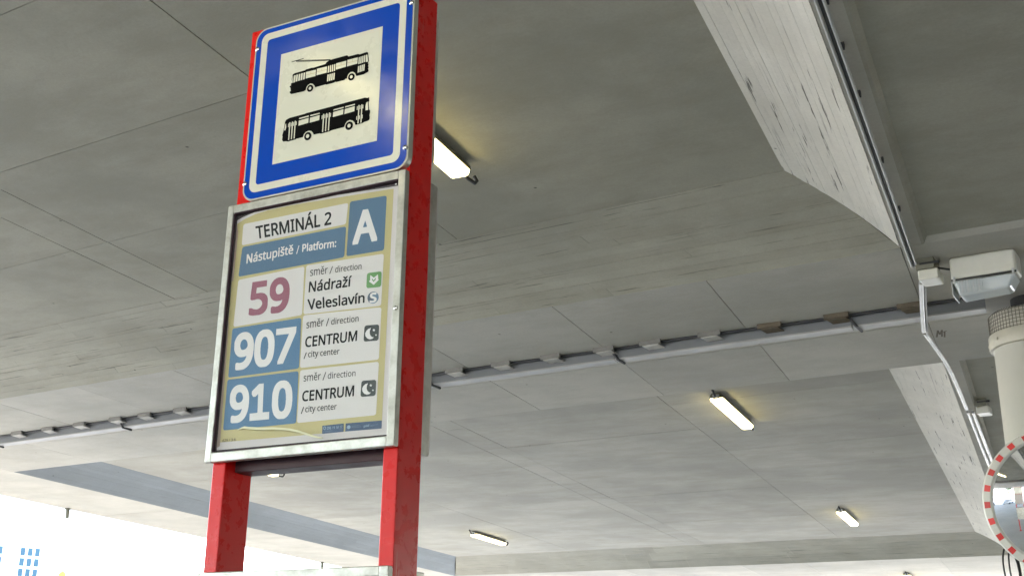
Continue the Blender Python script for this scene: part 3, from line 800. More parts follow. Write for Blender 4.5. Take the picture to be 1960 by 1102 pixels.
for i in range(2):
    x = 1516 + i * 56; y = 270 - i * 14
    w2.append([(x, y), (x + 20, y - 5), (x + 2, y + 345), (x - 20, y + 352)])
for i in range(3):
    x = 1488 + i * 54; y = 292 - i * 14
    w2.append([(x, y), (x + 14, y - 4), (x + 10, y + 66), (x - 4, y + 70)])
    w2.append([(x - 12, y + 190), (x + 3, y + 186), (x - 2, y + 258), (x - 15, y + 262)])
w2.append([(1665, 225), (1695, 200), (1702, 360), (1652, 368), (1650, 290)])
flat('bus_windows', [B(w_) for w_ in w2], DS - .0006, M_WHITE, plate)
flat('hubs', [B(disc(543, 863, 31, 36, tiltp=.24)), B(disc(1338, 663, 31, 36, tiltp=.24))], DS - .0012, M_WHITE, plate)
def screw(x, z, d, parent, r=.0065):
    M = Matrix.Translation((x, d - 2.2, z + ZB)) @ Matrix.Rotation(math.pi / 2, 4, 'X')
    return MB().lathe([(r, 0), (r * .95, r * .5), (r * .6, r * .8), (.0003, r * .9)], 14, M, caps=False).build('screw', M_SCREW, parent, smooth=True)
for x, z in ((-.243, 3.203), (.2425, 3.212), (.2425, 2.815), (-.245, 2.812)): screw(x, z, DP - .0008, plate)
# rear plate facing the other way
MB().prism([(x, z + ZB) for x, z in rrect(-.29, .2385, 2.80, 3.262, .036)], .1006, .118).build('rear_sign_plate', M_PLATE, sign)

# display cases
def case(x0, x1, z0, z1, d0, d1, bl_, br, bt, bb, name='display_case', rear=False):
    back = MB().box(x0 + .004, x1 - .004, (d1 if not rear else d0) - 2.2 - .006 * (1 if not rear else 0), (d1 if not rear else d0) - 2.2 + (.006 if rear else 0) - .0006, z0 + .004 + ZB, z1 - .004 + ZB).build(name, M_STEEL, sign)
    y0, y1 = d0 - 2.2, d1 - 2.2
    for (a_, b_, c_, e_) in ((x0, x0 + bl_, z0, z1), (x1 - br, x1, z0, z1), (x0 + bl_, x1 - br, z1 - bt, z1), (x0 + bl_, x1 - br, z0, z0 + bb)):
        MB().box(a_, b_, y0, y1 - .007, c_ + ZB, e_ + ZB).build('frame', M_STEEL, back, bevel=.0022, bseg=2)
    return back
CX0, CX1, CZ0, CZ1, CD = -.2915, .2485, 2.0933, 2.7576, 2.175
front = case(CX0, CX1, CZ0, CZ1, CD, 2.1995, .0185, .0205, .022, .0235)
DL = 2.189
# dark lining round the poster (reveal)
for (a_, b_, c_, e_) in ((CX0 + .0187, CX0 + .0225, CZ0 + .026, CZ1 - .025), (CX0 + .0225, CX1 - .0205, CZ1 - .0250, CZ1 - .0222)):
    MB().box(a_, b_, CD + .002 - 2.2, DL + .0025 - 2.2, c_ + ZB, e_ + ZB).build('lining', M_MAROON, front)
flat('backing', [[(CX0 + .019, CZ0 + .0255), (CX1 - .021, CZ0 + .0255), (CX1 - .021, CZ1 - .0225), (CX0 + .019, CZ1 - .0225)]], DL + .003, M_MAROON, front)
Z2 = lambda pts, d=DL: [sp(380 + x / 3.9354, 360 + y / 3.9354, d) for x, y in pts]
Z3 = lambda pts, d=DL: [sp(380 + x / 3.673, 600 + y / 3.673, d) for x, y in pts]
Z5 = lambda pts, d=DL: [sp(590 + x / 12.25, 795 + y / 12.25, d) for x, y in pts]
Z6 = lambda pts, d=DL: [sp(400 + x / 8.167, 790 + y / 8.167, d) for x, y in pts]
Za = lambda pts, d=DL: [sp(680 + x / 12.25, 505 + y / 12.25, d) for x, y in pts]
Zb = lambda pts, d=DL: [sp(680 + x / 6.8875, 610 + y / 6.8875, d) for x, y in pts]
# the sheet: top edge has sagged at the left
top2 = Z2([(262, 262), (330, 222), (420, 182), (520, 150), (640, 122), (800, 92), (1000, 60), (1200, 28), (1400, 0), (1500, -16)])
top2[-1] = (CX1 - .0212, top2[-1][1]); botr = (CX1 - .0212, Z3([(1332, 848)])[0][1]); botl = Z3([(100, 962)])[0]
flat('poster', [[botl, botr] + [(x, z) for x, z in reversed(top2)]], DL, M_PAPER, front)
topy = Z2([(285, 275), (340, 238), (430, 196), (520, 168), (640, 142), (800, 112), (1000, 80), (1200, 48), (1400, 16), (1470, 5)], DL - .0005)
bl3 = Z3([(140, 905)], DL - .0005)[0]; br3 = Z3([(1287, 805)], DL - .0005)[0]
flat('yellow_ground', [[bl3, br3] + list(reversed(topy))], DL - .0005, M_YELLOW, front)
flat('sheet_edge', [Z2([(250, 300), (290, 270), (300, 330), (262, 700), (248, 700)], DL - .0007) , Z3([(190, 60), (214, 60), (150, 930), (112, 950)], DL - .0007)], DL - .0007, M_BLUSH, front)
def quad_cell(name, P, mat, d, rx=.03, ry=.03, seg=5, parent=front):
    """rounded cell on a measured quad (tl, tr, br, bl)"""
    tl, tr, br_, bl_ = P
    Wm = math.hypot(tr[0] - tl[0], tr[1] - tl[1]); Hm = math.hypot(tl[0] - bl_[0], tl[1] - bl_[1])
    R = .006
    rx, ry = R / Wm, R / Hm
    U = []
    for cx_, cy_, s0 in ((1 - rx, ry, -90), (1 - rx, 1 - ry, 0), (rx, 1 - ry, 90), (rx, ry, 180)):
        for k in range(seg + 1):
            a = math.radians(s0 + 90 * k / seg); U.append((cx_ + rx * math.cos(a), cy_ + ry * math.sin(a)))
    Q = []
    for u, v in U:
        x = (bl_[0] * (1 - u) + br_[0] * u) * (1 - v) + (tl[0] * (1 - u) + tr[0] * u) * v
        z = (bl_[1] * (1 - u) + br_[1] * u) * (1 - v) + (tl[1] * (1 - u) + tr[1] * u) * v
        Q.append((x, z))
    return flat(name, [Q], d, mat, parent)
D1, D2, D3 = DL - .001, DL - .0015, DL - .002
quad_cell('print_cell', Z2([(338, 272), (1128, 112), (1110, 272), (325, 432)], D1), M_CELL, D1)
quad_cell('print_cell', Z2([(330, 444), (1112, 288), (1098, 520), (300, 668)], D1), M_PBLUE, D1)
quad_cell('print_cell', Z2([(1141, 102), (1418, 56), (1397, 468), (1113, 514)], D1), M_PBLUE, D1)
quad_cell('print_cell', Z2([(300, 692), (798, 590), (780, 955), (262, 1045)], D1), M_CELL, D1)
quad_cell('print_cell', Z2([(812, 582), (1396, 494), (1375, 885), (790, 950)], D1), M_CELL, D1)
quad_cell('print_cell', Z3([(238, 105), (722, 29), (706, 385), (208, 450)], D1), M_PBLUE2, D1)
quad_cell('print_cell', Z3([(203, 464), (703, 403), (686, 770), (172, 820)], D1), M_PBLUE2, D1)
quad_cell('print_cell', Z3([(736, 12), (1286, -45), (1268, 322), (712, 382)], D1), M_CELL, D1)
quad_cell('print_cell', Z3([(714, 398), (1268, 337), (1248, 712), (692, 768)], D1), M_CELL, D1)

